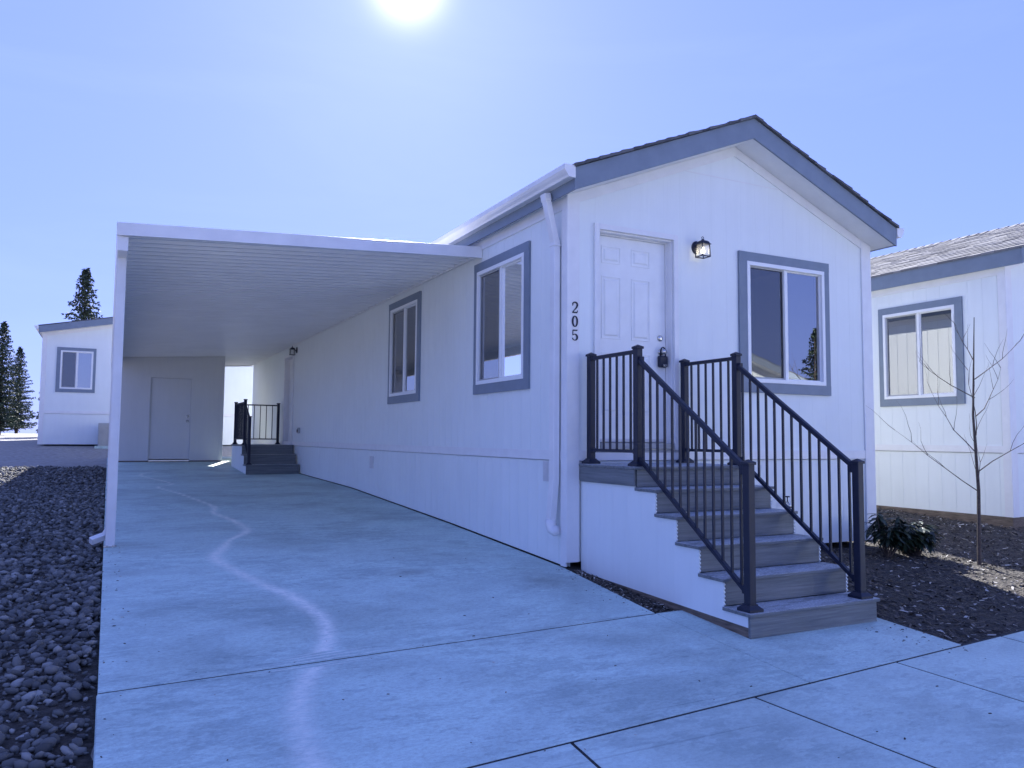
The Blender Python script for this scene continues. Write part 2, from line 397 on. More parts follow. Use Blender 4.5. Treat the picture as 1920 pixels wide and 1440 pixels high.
def window(fr, root, u0, u1, z0, z1, tw=.108, screen_side=0, flip=False):
    """vinyl slider: u0..u1, z0..z1 is the vinyl frame; slate boards round it."""
    t = MB()
    fr.box(t, u0-tw, u1+tw*.72, 0, .026, z1, z1+.098); fr.box(t, u0-tw, u1+tw*.72, 0, .026, z0-.108, z0)
    fr.box(t, u0-tw, u0, 0, .024, z0, z1); fr.box(t, u1, u1+tw*.72, 0, .024, z0, z1)
    wd = t.build('window', M['gray_trim'], root)
    f = MB(); W = .042; mid = (u0+u1)/2
    fr.box(f, u0, u1, -.06, .030, z0, z0+W); fr.box(f, u0, u1, -.06, .030, z1-W, z1)
    fr.box(f, u0, u0+W, -.06, .030, z0+W, z1-W); fr.box(f, u1-W, u1, -.06, .030, z0+W, z1-W)
    fr.box(f, mid-.02, mid+.02, -.03, .008, z0+W, z1-W)
    # the sliding sash stiles
    a, b = (u0+W, mid-.022) if screen_side == 0 else (mid+.022, u1-W)
    c, d = (mid+.022, u1-W) if screen_side == 0 else (u0+W, mid-.022)
    s_ = .014
    fr.box(f, c, d, -.03, -.002, z0+W, z0+W+s_); fr.box(f, c, d, -.03, -.002, z1-W-s_, z1-W)
    fr.box(f, c, c+s_, -.03, -.002, z0+W+s_, z1-W-s_); fr.box(f, d-s_, d, -.03, -.002, z0+W+s_, z1-W-s_)
    f.build('frame', M['vinyl'], wd, bev=.003)
    g = MB(); g.face([fr.p(u0+W, -.018, z0+W), fr.p(mid, -.018, z0+W), fr.p(mid, -.018, z1-W), fr.p(u0+W, -.018, z1-W)]); g.build('pane', M['glass'], wd)
    g = MB(); g.face([fr.p(mid, -.014, z0+W), fr.p(u1-W, -.014, z0+W), fr.p(u1-W, -.014, z1-W), fr.p(mid, -.014, z1-W)]); g.build('pane', M['glass'], wd)
    g = MB(); g.face([fr.p(a+.012, -.004, z0+W+.012), fr.p(b-.012, -.004, z0+W+.012), fr.p(b-.012, -.004, z1-W-.012), fr.p(a+.012, -.004, z1-W-.012)])
    g.build('screen', M['screen'], wd)
    g = MB(); q = .018
    fr.box(g, a, b, -.012, .002, z0+W, z0+W+q); fr.box(g, a, b, -.012, .002, z1-W-q, z1-W)
    fr.box(g, a, a+q, -.012, .002, z0+W+q, z1-W-q); fr.box(g, b-q, b, -.012, .002, z0+W+q, z1-W-q)
    g.build('screen_frame', M['ac'], wd)
    return wd

def six_panel_door(fr, root, u0, u1, z0, z1, rec, panels=True, handle_side=1, name='door'):
    mb = MB()
    d = -rec
    if panels:
        cw = (u1-u0)
        cols_ = [(u0+cw*.085, u0+cw*.37), (u0+cw*.525, u0+cw*.81)] if False else [(u0+.062, u0+.288), (u0+.412, u0+.638)]
        rows = [(z1-.265, z1-.095), (z1-1.0, z1-.39), (z0+.27, z1-1.13)]
        fr.box(mb, u0, u1, d-.045, d, z0, z1)
        for (a, b) in cols_:
            for (c, e) in rows:
                # moulded panel: a raised outer bead, a sunk bevel and a raised field
                for (i0, h0) in ((0, .006),):
                    k = .012
                    fr.box(mb, a, b, d, d+.006, c, c+k); fr.box(mb, a, b, d, d+.006, e-k, e)
                    fr.box(mb, a, a+k, d, d+.006, c+k, e-k); fr.box(mb, b-k, b, d, d+.006, c+k, e-k)
                i = .042
                A = [fr.p(a+i-.014, d+.001, c+i-.014), fr.p(b-i+.014, d+.001, c+i-.014), fr.p(b-i+.014, d+.001, e-i+.014), fr.p(a+i-.014, d+.001, e-i+.014)]
                B = [fr.p(a+i, d+.009, c+i), fr.p(b-i, d+.009, c+i), fr.p(b-i, d+.009, e-i), fr.p(a+i, d+.009, e-i)]
                for q in range(4): mb.face([A[q], A[(q+1) % 4], B[(q+1) % 4], B[q]])
                mb.face(B)
    else:
        fr.box(mb, u0, u1, d-.045, d, z0, z1)
    return mb.build(name, M['door'] if panels or name != 'shed_door' else M['shed'], root, bev=0.002)

def door_trim(fr, root, u0, u1, z0, z1, outer, rec, name='door_frame'):
    t = MB(); o = outer
    fr.box(t, u0-o, u0+.002, .0005, .03, z0, z1+o); fr.box(t, u1-.002, u1+o, .0005, .03, z0, z1+o); fr.box(t, u0+.002, u1-.002, .0005, .03, z1-.002, z1+o)
    fr.box(t, u0+.001, u0+.018, -rec-.06, -.001, z0, z1); fr.box(t, u1-.018, u1-.001, -rec-.06, -.001, z0, z1); fr.box(t, u0+.018, u1-.018, -rec-.06, -.001, z1-.018, z1-.001)
    fr.box(t, u0+.018, u0+.03, -rec+.001, -rec+.02, z0, z1-.018); fr.box(t, u1-.03, u1-.018, -rec+.001, -rec+.02, z0, z1-.018); fr.box(t, u0+.03, u1-.03, -rec+.001, -rec+.02, z1-.03, z1-.018)
    return t.build(name, M['white_trim'], root, bev=.003)

def shingle_roof(mb, x0, xr, x1, ztop, slope, y0, y1, tab=.33, expo=.14, th=.032):
    """laminated courses on both slopes; ridge along Y at xr; ztop(x)= deck top."""
    for sgn, xe in ((-1, x0), (1, x1)):
        L = abs(xe-xr); cs = math.sqrt(1+slope*slope); n = int(L*cs/expo)+1
        for i in range(n):
            a = xe - sgn*i*expo/cs; b = a - sgn*(expo*1.25)/cs
            if (b-xr)*sgn < 0: b = xr
            za, zb_ = ztop(a), ztop(b)
            y = y0 - random.uniform(0, .02)
            while y < y1:
                ly = random.uniform(.12, .30) if y > y0 else random.uniform(.05, .3)
                e = min(y+ly, y1 + .01)
                t = th + random.uniform(-.003, .004); j = random.uniform(-.006, .003)*sgn
                A = [(a+j, y, za+.002), (b, y, zb_+.002), (b, e-.003, zb_+.002), (a+j, e-.003, za+.002)]
                B = [(a+j, y, za+t), (b, y, zb_+th-.012), (b, e-.003, zb_+th-.012), (a+j, e-.003, za+t)]
                mb.hexa(A+B); y = e

def gutter(mb, x, sgn, y0, y1, z0, z1, depth=.10):
    """K-style gutter: back at x, projecting sgn*depth."""
    h = z1-z0; d = depth*sgn; t = .004
    prof = [(0, z1), (0, z0), (d*.62, z0), (d*.70, z0+h*.18), (d*.86, z0+h*.40), (d*.98, z0+h*.62), (d, z1-.012), (d, z1), (d*.90, z1), (d*.90, z1-.006),
            (d-t*sgn, z1-.014), (d*.98-t*sgn, z0+h*.62), (d*.86-t*sgn, z0+h*.42), (d*.68, z0+h*.20), (d*.60, z0+t), (t*sgn, z0+t), (t*sgn, z1)]
    mb.prism([(x+a, y0, b) for a, b in prof], (0, y1-y0, 0))
    cap = [(0, z1), (0, z0), (d*.62, z0), (d*.70, z0+h*.18), (d*.86, z0+h*.40), (d*.98, z0+h*.62), (d*1.01, z1)]
    mb.prism([(x+a, y0-.004, b) for a, b in cap], (0, .004, 0)); mb.prism([(x+a, y1, b) for a, b in cap], (0, .004, 0))

# ------------------------------------------------------------------ ground, slabs
def terrain():
    mb = MB(); bm = mb.bm
    xs = [-400, -150, -60, -30, -16] + [-10 + .5*i for i in range(45)] + [16, 30, 60, 150, 400]
    ys = [-400, -150, -60, -30, -14, -8] + [-5+.5*i for i in range(60)] + [26, 30, 40, 60, 120, 300, 900]
    g = []
    for y in ys:
        row = []
        for x in xs:
            z = gz(y) - .035
            far = (x < -3.9 or x > 1.7) and abs(x) < 14 and y > -4
            if far: z += .01*mnoise.noise(Vector((x*.9, y*.9, 0)))-.02
            row.append(bm.verts.new((x, y, z)))
        g.append(row)
    for a, b in zip(g, g[1:]):
        for i in range(len(xs)-1): bm.faces.new((a[i], a[i+1], b[i+1], b[i]))
    return structure(mb.build('ground', M['ground'], smooth=True))
terrain()
def bed(name, x0, x1, y0, y1, zo):
    b = MB(); ny = int((y1-y0)/.25); nx = int((x1-x0)/.25)
    G = [[b.bm.verts.new((x0+(x1-x0)*i/nx, y0+(y1-y0)*j/ny, gz(y0+(y1-y0)*j/ny)+zo+lift_x(x0+(x1-x0)*i/nx, y0+(y1-y0)*j/ny)-(.02 if i in (0, nx) or j in (0, ny) else 0)+.012*mnoise.noise(Vector((i*.7, j*.7, 3))))) for i in range(nx+1)] for j in range(ny+1)]
    for A, B in zip(G, G[1:]):
        for i in range(nx): b.bm.faces.new((A[i], A[i+1], B[i+1], B[i]))
    return structure(b.build(name, M['mulch'], smooth=True))
bed('mulch_bed', 1.40, 6.72, -3.9, 16, -.028)
bed('mulch_bed', -.2, 1.6, -1.7, .2, -.026)
bed('stone_bed', -8.5, -3.70, -6, 14, -.026)

STREAK = [(-2.8,12.28,.021),(-3.14,11.44,.025),(-2.75,9.33,.022),(-2.75,8.67,.021),(-2.98,8.17,.016),(-2.73,6.84,.018),(-2.54,5.78,.025),(-2.44,5.07,.029),(-2.51,4.47,.027),(-2.38,3.73,.035),(-2.35,2.88,.046),(-2.59,2.36,.023),(-2.71,1.93,.047),(-2.84,1.45,.053),(-2.74,.8,.049),(-2.61,.2,.05),(-2.5,-.1,.052),(-2.42,-.57,.052),(-2.4,-.81,.044),(-2.48,-1.23,.046),(-2.64,-1.61,.05),(-2.79,-1.97,.053),(-2.88,-2.32,.058),(-2.92,-2.74,.063),(-2.93,-3.05,.066)]
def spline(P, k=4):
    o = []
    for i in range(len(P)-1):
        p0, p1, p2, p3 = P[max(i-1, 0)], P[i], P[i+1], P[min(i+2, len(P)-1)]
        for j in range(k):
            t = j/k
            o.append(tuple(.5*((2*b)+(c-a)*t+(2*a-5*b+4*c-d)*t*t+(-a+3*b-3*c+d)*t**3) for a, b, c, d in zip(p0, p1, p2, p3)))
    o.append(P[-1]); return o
SS = spline(STREAK)
def streak_at(x, y):
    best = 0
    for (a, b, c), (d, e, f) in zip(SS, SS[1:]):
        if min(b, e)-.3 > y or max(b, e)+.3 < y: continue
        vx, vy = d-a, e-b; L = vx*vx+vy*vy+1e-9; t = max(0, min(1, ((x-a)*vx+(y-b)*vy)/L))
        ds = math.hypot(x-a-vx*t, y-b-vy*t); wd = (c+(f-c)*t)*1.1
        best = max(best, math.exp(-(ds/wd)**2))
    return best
def slab(mb, poly, res=.05):
    """concrete slab clipped to a convex polygon (x,y); rows follow the ground profile."""
    n0 = len(mb.bm.verts)
    ys = [p[1] for p in poly]; lo, hi = min(ys), max(ys)
    def xr(y):
        xs = []
        for (ax, ay), (bx, by) in zip(poly, poly[1:]+poly[:1]):
            if abs(ay-by) < 1e-9:
                if abs(ay-y) < 1e-6: xs += [ax, bx]
            elif min(ay, by)-1e-6 <= y <= max(ay, by)+1e-6: xs.append(ax+(bx-ax)*(y-ay)/(by-ay))
        return min(xs), max(xs)
    rows = sorted({lo, hi} | {v for v in ys} | {g for g in GY if lo < g < hi} | {lo+(hi-lo)*i/max(1, int((hi-lo)/res)) for i in range(1, max(1, int((hi-lo)/res)))})
    rr = [rows[0]]
    for r in rows[1:]:
        if r-rr[-1] > 1e-4: rr.append(r)
    nx = max(2, int((max(p[0] for p in poly)-min(p[0] for p in poly))/res))
    G = []
    for y in rr:
        a, b = xr(y); e = min(.004, abs(b-a)*.4)
        G.append([mb.bm.verts.new((a+(b-a)*i/nx, y, gz(y))) for i in range(nx+1)])
    for a, b in zip(G, G[1:]):
        for i in range(nx):
            try: mb.bm.faces.new((a[i], a[i+1], b[i+1], b[i]))
            except ValueError: pass
    # side skirts with a small rounded arris
    loop = [v for v in G[0]] + [r[-1] for r in G[1:-1]] + G[-1][::-1] + [r[0] for r in G[-2:0:-1]]
    cx = sum(v.co.x for v in loop)/len(loop); cy = sum(v.co.y for v in loop)/len(loop)
    l2 = []
    for v in loop:
        d = Vector((v.co.x-cx, v.co.y-cy, 0)); d.normalize()
        l2.append(mb.bm.verts.new(v.co + d*.006 + Vector((0, 0, -.009))))
    l3 = [mb.bm.verts.new(v.co + Vector((0, 0, -.11))) for v in l2]
    for A, B in ((loop, l2), (l2, l3)):
        for i in range(len(A)):
            j = (i+1) % len(A)
            try: mb.bm.faces.new((A[i], B[i], B[j], A[j]))
            except ValueError: pass
def jl(x): return -1.655 + (x+3.738)*.0602          # angled joint across the drive
def j2(x): return -2.905 - .0  + (x+.5)*.079        # kerb joint along the street
E_ = .011
mb = MB()
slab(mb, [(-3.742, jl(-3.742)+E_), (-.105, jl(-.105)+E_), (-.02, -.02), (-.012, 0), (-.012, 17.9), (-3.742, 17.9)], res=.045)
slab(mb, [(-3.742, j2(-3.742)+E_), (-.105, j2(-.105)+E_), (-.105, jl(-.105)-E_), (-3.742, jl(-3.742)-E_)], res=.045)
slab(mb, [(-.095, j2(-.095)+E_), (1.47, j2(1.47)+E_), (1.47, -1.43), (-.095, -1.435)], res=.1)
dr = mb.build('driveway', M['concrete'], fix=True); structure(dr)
for nm in ('streak', 'damp'):
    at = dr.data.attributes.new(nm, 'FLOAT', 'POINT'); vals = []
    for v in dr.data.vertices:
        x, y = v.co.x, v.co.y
        if nm == 'streak': vals.append(max(0, min(1, .85+.6*mnoise.noise(Vector((x*3, y*1.7, 5)))))*streak_at(x, y) if -3.6 < x < -1.8 and y < 12.6 else 0)
        else:
            g = .55*math.exp(-(((x+.36)/.28)**2+((y+.35)/.3)**2)) + .5*math.exp(-(((x+1.4)/.22)**2+((y-.3)/.16)**2))
            g += .35*math.exp(-(((x+3.55)/.15)**2+((y-1.0)/.12)**2))
            vals.append(min(1, g*(.6+.8*abs(mnoise.noise(Vector((x*5, y*5, 0)))))))
    at.data.foreach_set('value', vals)
mb = MB()
cuts = [(-7.5, -7.5), (-5.6, -5.6), (-3.0, -2.95), (-1.79, -1.86), (-.57, -.25), (.71, 1.0), (1.95, 2.2), (3.2, 3.4), (4.45, 4.6), (5.7, 5.8), (7, 7)]
for (a, a2), (b, b2) in zip(cuts, cuts[1:]):
    slab(mb, [(a+E_, j2(a)-E_), (b-E_, j2(b)-E_), (b2-E_, -4.5), (a2+E_, -4.5)], res=.2)
structure(mb.build('sidewalk', M['concrete2']))
mb = MB()
for i in range(14):
    a, b = -4.54-.6*i, -4.54-.6*(i+1)
    mb.face([(-60, a, gz(a)-.03), (60, a, gz(a)-.03), (60, b, gz(b)-.03), (-60, b, gz(b)-.03)])
structure(mb.build('road', M['asphalt'], smooth=True))
M['groove_shade'] = simple('joint_shade', (.03, .032, .035), .9, var=.3, vs_=40)  # dark strips imitate the deep shade inside the slab joints
mb = MB()
def joint(p, q, wd=.036, n=12):
    for i in range(n):
        a = [p[k]+(q[k]-p[k])*i/n for k in (0, 1)]; c = [p[k]+(q[k]-p[k])*(i+1)/n for k in (0, 1)]
        d = Vector((q[0]-p[0], q[1]-p[1])).normalized()*wd/2; nx, ny = -d.y, d.x
        mb.face([(u, v, gz(v)-.003) for u, v in ((a[0]-nx, a[1]-ny), (c[0]-nx, c[1]-ny), (c[0]+nx, c[1]+ny), (a[0]+nx, a[1]+ny))])
joint((-3.74, jl(-3.74)), (-.1, jl(-.1))); joint((-7.5, j2(-7.5)), (7, j2(7))); joint((-.1, j2(-.1)), (-.1, -1.44))
for (a, a2) in cuts[1:-1]: joint((a, j2(a)), (a2, -4.5))
structure(mb.build('joint_shade', M['groove_shade']))

ICO_V = [(0,0,-1),(.724,-.526,-.447),(-.276,-.851,-.447),(-.894,0,-.447),(-.276,.851,-.447),(.724,.526,-.447),(.276,-.851,.447),(-.724,-.526,.447),(-.724,.526,.447),(.276,.851,.447),(.894,0,.447),(0,0,1)]
ICO_F = [(0,1,2),(1,0,5),(0,2,3),(0,3,4),(0,4,5),(1,5,10),(2,1,6),(3,2,7),(4,3,8),(5,4,9),(1,10,6),(2,6,7),(3,7,8),(4,8,9),(5,9,10),(6,10,11),(7,6,11),(8,7,11),(9,8,11),(10,9,11)]
def scatter(name, m, n, region, size, label, reject=None, seed=1, lift=.0, rock=False):
    rnd = random.Random(seed); V = []; F_ = []; k = 0; U = rnd.uniform
    while k < n:
        x = U(region[0], region[1]); y = U(region[2], region[3])
        if reject and reject(x, y): continue
        k += 1
        z = gz(y)-.03 + lift + lift_x(x, y) + U(0, .012); s = size[0]+(size[1]-size[0])*U(0, 1)**1.8; n0 = len(V)
        ca, sa = math.cos(U(0, 6.28)), 0; sa = math.sqrt(1-ca*ca); tx, ty = rnd.gauss(0, .3), rnd.gauss(0, .3)
        def put(px, py, pz): V.append((x+px*ca-py*sa, y+px*sa+py*ca, z+pz+px*tx+py*ty))
        if rock:
            a, b, c = s*U(.8, 1.3), s*U(.6, 1), s*U(.4, .7)
            for v in ICO_V: q = U(.88, 1.1); put(v[0]*a*q, v[1]*b*q, v[2]*c*q+c*.5)
            F_ += [tuple(n0+i for i in f) for f in ICO_F]
        else:
            l, w_, t = s*U(1, 2.4), s*U(.35, .8), s*.18
            P_ = [(-l, -w_), (l*.8, -w_*.9), (l, w_), (-l*.9, w_*.7)]
            for p in P_: put(p[0], p[1], 0)
            for p in P_: put(p[0]*.9, p[1]*.9, t)
            F_ += [(n0+3, n0+2, n0+1, n0), (n0+4, n0+5, n0+6, n0+7)] + [(n0+i, n0+(i+1) % 4, n0+4+(i+1) % 4, n0+4+i) for i in range(4)]
    me = D.meshes.new(name); me.from_pydata(V, [], F_); me.materials.append(m)
    if rock: me.polygons.foreach_set('use_smooth', [True]*len(F_))
    o = D.objects.new(name, me); col.objects.link(o)
    tag(o, label, 'mulch' if not rock else 'stones'); structure(o, 'stuff'); return o
def debris(name, m, n, pick, size, label, seed):
    rnd = random.Random(seed); mb = MB()
    for i in range(n):
        x, y = pick(rnd); s = size[0]+(size[1]-size[0])*rnd.random()**2; a = rnd.uniform(0, 6.28); z = gz(y)+.001
        c, q = math.cos(a), math.sin(a); P_ = [(x+c*u-q*v, y+q*u+c*v) for u, v in ((-s*1.6, -s*.5), (s*1.2, -s*.6), (s*1.5, s*.4), (-s, s*.6))]
        mb.hexa([(u, v, z) for u, v in P_]+[(u+(x-u)*.3, v+(y-v)*.3, z+s*.5) for u, v in P_])
    o = mb.build(name, m, fix=False); tag(o, label, 'debris'); structure(o, 'stuff')
debris('bark_crumbs', M['chips'], 260, lambda r: (r.uniform(-3.7, 1.4), r.uniform(-4.2, 1)) if r.random() < .35 else ((r.uniform(-3.74, -3.60), r.uniform(-3, 9)) if r.random() < .55 else ((r.uniform(1.1, 1.46), r.uniform(-2.85, -2.2)) if r.random() < .4 else (-.02-abs(r.gauss(0, .09)), r.uniform(-1.4, 0)))), (.003, .008), 'tiny bark crumbs and grit strewn on the concrete', 41)
def rej_r(x, y):
    if y > 0 and x < 4.12: return True
    if x > 6.65 and y > 0: return True
    if x < 1.49 and y < -1.4: return True
    if .14 < x < 1.4 and y > -2.2: return True
    return y < j2(x)+.02
scatter('bark_mulch', M['chips'], 16000, (1.3, 7.4, -2.9, 4.5), (.006, .019), 'dark bark mulch flecked with pale chips right of the front steps', rej_r, 3)
def rej_s(x, y): return x > .13 - 0 or y < -1.42 or x < -.03+y*.045
scatter('bark_mulch', M['chips'], 1100, (-.1, .14, -1.42, -.01), (.005, .013), 'narrow wedge of dark mulch between driveway and the steps', lambda x, y: x < -.02+.06*y, 5, lift=.004)
scatter('river_stones', M['stones'], 6000, (-8.4, -3.8, 5, 14), (.02, .045), 'coarser gray stones spread beside the far half of the carport', lambda x, y: x > -5.4 and y < 9, 19, rock=True)
scatter('river_stones', M['stones'], 13000, (-5.4, -3.765, -3.2, 9), (.010, .042), 'gray river stones along the left edge of the driveway', None, 9, rock=True)

# ------------------------------------------------------------------ homes
PITCH = .402
def home(name, X, Y, Z, label, group, wins_left=(), wins_front=(), door=None, W=4.1, L=17.9, pitch=PITCH, shingle='shingle', skirt=True,
         front_hole=None, left_hole=None, lining=True, mirror_gutters=True, wall_h=3.508, gutters=True, base=None, courses=True, skirt_z=None):
    """single-section home; front gable in plane y=Y, left wall in plane x=X."""
    root = thing(name, (X, Y, Z), label, 'house', group)
    xr = W/2
    def soff(x): return wall_h - .06 + .002 + pitch*(xr - abs(x-xr)) + 0
    apex = soff(xr)
    F = Frame((X, Y, Z), (1, 0, 0), (0, -1, 0)); Lf = Frame((X, Y, Z), (0, 1, 0), (-1, 0, 0)); Rf = Frame((X+W, Y, Z), (0, 1, 0), (1, 0, 0)); Bk = Frame((X, Y+L, Z), (1, 0, 0), (0, 1, 0))
    belt = .97
    gl = lambda y: (gz(Y+y)-Z)+.012
    gsk = (lambda u: skirt_z if skirt_z is not None else gl(0)+.04)
    wf = [tuple(h) for h in (front_hole or [])]; wl = [tuple(h) for h in (left_hole or [])]
    b = MB(); siding(b, F.o, F.u, F.n, 0, W, lambda u: belt, lambda u: soff(u)+.05, wf, breaks=(xr,), dp=.0008, gw=.006)
    b.build('front_wall', M['wall'], root)
    b = MB(); siding(b, Lf.o, Lf.u, Lf.n, 0, L, lambda u: belt, lambda u: soff(0)+.05, wl)
    b.build('side_wall', M['wall'], root)
    b = MB(); siding(b, Rf.o, Rf.u, Rf.n, 0, L, lambda u: belt, lambda u: soff(W)+.05, [])
    b.build('side_wall', M['wall'], root)
    b = MB(); siding(b, Bk.o, Bk.u, Bk.n, 0, W, lambda u: belt, lambda u: soff(u)+.05, [], breaks=(xr,))
    b.build('back_wall', M['wall'], root)
    # skirting under the belt board, set 4 mm back
    b = MB()
    siding(b, F.p(0, -.004, 0), F.u, F.n, 0, W, gsk, lambda u: belt-.006, [], pitch=.203, phase=.15, th=.03)
    siding(b, Bk.p(0, -.004, 0), Bk.u, Bk.n, 0, W, lambda u: gl(L)-.05, lambda u: belt-.006, [], th=.03)
    brk = [y-Y for y in GY]
    for fr in (Lf, Rf):
        siding(b, fr.p(0, -.004, 0), fr.u, fr.n, 0, L, lambda u: gl(u) if skirt_z is None else skirt_z, lambda u: belt-.006, [], phase=.15, th=.03, breaks=brk)
    b.build('skirting', M['wall'], root)
    # belt boards, corner boards and frieze boards stand 16 mm proud
    b = MB()
    F.box(b, .118, W-.118, 0, .014, belt, belt+.095); Bk.box(b, 0, W, 0, .014, belt, belt+.095)
    Lf.box(b, .09, L, 0, .014, belt, belt+.092); Rf.box(b, .09, L, 0, .014, belt, belt+.092)
    b.build('belt_board', M['white_trim'], root, bev=.002)
    for a, c in ((-.016, .118), (W-.14, W+.016)):
        b = MB()
        zt0, zt1 = soff(max(a, 0))-.002, soff(min(c, W))-.002
        P_ = [F.p(a, 0, gsk(0)), F.p(c, 0, gsk(0)), F.p(c, .018, gsk(0)), F.p(a, .018, gsk(0)), F.p(a, 0, zt0), F.p(c, 0, zt1), F.p(c, .018, zt1), F.p(a, .018, zt0)]
        b.hexa(P_)
        (Lf if a < 0 else Rf).box(b, .0, .09, 0, .016, gl(0) if skirt_z is None else skirt_z, soff(0)-.002)
        b.build('corner_board', M['white_trim'], root, bev=.002)
    b = MB()
    Lf.box(b, .09, L, 0, .014, soff(0)-.125, soff(0)-.002); Rf.box(b, .09, L, 0, .014, soff(W)-.125, soff(W)-.002)
    for a, c in ((.118, xr), (xr, W-.14)):
        z = lambda x: soff(x)-.002
        P_ = [F.p(a, 0, z(a)-.10), F.p(c, 0, z(c)-.10), F.p(c, .012, z(c)-.10), F.p(a, .012, z(a)-.10), F.p(a, 0, z(a)), F.p(c, 0, z(c)), F.p(c, .012, z(c)), F.p(a, .012, z(a))]
        b.hexa(P_)
    b.build('frieze_board', M['white_trim'], root)
    # panel joint across the gable
    jz = apex-.10-.27; hw = (apex-.1-jz)/pitch
    b = MB(); F.box(b, xr-hw+.02, xr+hw-.02, 0, .003, jz, jz+.008); b.build('gable_joint_strip', M['white_trim'], root)
    # roof deck with white underside
    ov, eo = .30, .09
    b = MB()
    lo = lambda x: soff(x)+.0; hi = lambda x: soff(x)+.198
    poly = [(X-eo, lo(-eo)), (X+xr, lo(xr)), (X+W+eo, lo(W+eo)), (X+W+eo, hi(W+eo)), (X+xr, hi(xr)), (X-eo, hi(-eo))]
    b.prism([(x, Y-ov+.022, Z+z) for x, z in poly], (0, L+2*ov-.044, 0))
    soffit = b.build('soffit', M['white_trim'], root)
    for y in (Y-ov, Y+L+ov-.022):
        b = MB()
        p2 = [(X-eo-.018, lo(-eo-.018)-.008), (X+xr, lo(xr)-.008), (X+W+eo+.018, lo(W+eo+.018)-.008), (X+W+eo+.018, hi(W+eo+.018)), (X+xr, hi(xr)+.004), (X-eo-.018, hi(-eo-.018))]
        b.prism([(x, y, Z+z) for x, z in p2], (0, .0215, 0))
        b.build('rake_fascia', M['gray_trim'], root, bev=.002)
    b = MB()
    b.box((X-eo-.018, Y-ov+.022, Z+lo(-eo)-.010), (X-eo, Y+L+ov-.022, Z+hi(-eo)-.004)); b.build('eave_fascia', M['gray_trim'], root); b = MB(); b.box((X+W+eo, Y-ov+.022, Z+lo(W+eo)-.010), (X+W+eo+.018, Y+L+ov-.022, Z+hi(W+eo)-.004))
    b.build('eave_fascia', M['gray_trim'], root)
    ro = MB()
    zt = lambda x: Z + hi(x-X) + .004
    x0, x1 = X-eo-.035, X+W+eo+.035
    if courses: shingle_roof(ro, x0, X+xr, x1, zt, pitch, Y-ov-.02, Y+L+ov+.02)
    else: 
        ro.prism([(x0, Y-ov, zt(x0)), (X+xr, Y-ov, zt(X+xr)), (x1, Y-ov, zt(x1)), (x1, Y-ov, zt(x1)+.03), (X+xr, Y-ov, zt(X+xr)+.03), (x0, Y-ov, zt(x0)+.03)], (0, L+2*ov, 0))
    rf = ro.build('roof', M[shingle], root)
    rc = MB(); y = Y-ov-.025; zr = zt(X+xr)
    while y < Y+L+ov:
        e = min(y+.16, Y+L+ov+.02); w_ = .15
        for s in (-1, 1):
            rc.hexa([(X+xr, y, zr+.018), (X+xr+s*w_, y, zr+.016-pitch*w_), (X+xr+s*w_, e, zr+.008-pitch*w_), (X+xr, e, zr+.010),
                     (X+xr, y, zr+.034), (X+xr+s*w_, y, zr+.030-pitch*w_), (X+xr+s*w_, e, zr+.020-pitch*w_), (X+xr, e, zr+.024)])
        y = e
    rc.build('ridge_cap', M[shingle], rf)
    # gutters
    z1 = Z+hi(-eo)+.004
    for xx, s in ((X-eo-.018, -1), (X+W+eo+.018, 1)) if gutters else ():
        g = MB(); gutter(g, xx, s, Y-ov-.008, Y+L+ov-.02, z1-.112, z1, .115); g.build('gutter', M['gutter'], root)
    for (a, c, d, e) in wins_left: window(Lf, root, a, c, d, e, screen_side=1)
    for (a, c, d, e) in wins_front: window(F, root, a, c, d, e, screen_side=0)
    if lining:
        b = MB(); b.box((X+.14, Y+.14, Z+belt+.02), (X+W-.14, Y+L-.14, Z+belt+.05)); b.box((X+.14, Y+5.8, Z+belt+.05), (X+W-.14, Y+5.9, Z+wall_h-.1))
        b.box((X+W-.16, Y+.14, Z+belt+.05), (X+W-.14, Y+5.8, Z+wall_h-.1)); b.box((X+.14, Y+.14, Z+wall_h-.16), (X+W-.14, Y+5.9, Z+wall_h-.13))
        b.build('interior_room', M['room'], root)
    return root, F, Lf, Rf, soff

win1 = (.828, 1.98, 1.776, 3.075); win2 = (3.96, 5.11, 1.776, 3.075)
def hole(w_): return (w_[0]+.01, w_[1]-.01, w_[2]+.01, w_[3]-.01)
fwin = (2.19, 3.335, 1.778, 3.062)
DO = (.335, 1.222, 1.10, 3.165)      # front door opening
SD = (12.15, 13.05, 1.00, 3.04)      # side door opening (u along the wall)
root, F, Lf, Rf, soff = home('manufactured_home', 0, 0, 0, 'white single-wide home with slate trim beside the long carport, numbered 205', None,
    wins_left=(win1, win2), wins_front=(fwin,), front_hole=[hole(fwin), DO], left_hole=[hole(win1), hole(win2), SD])
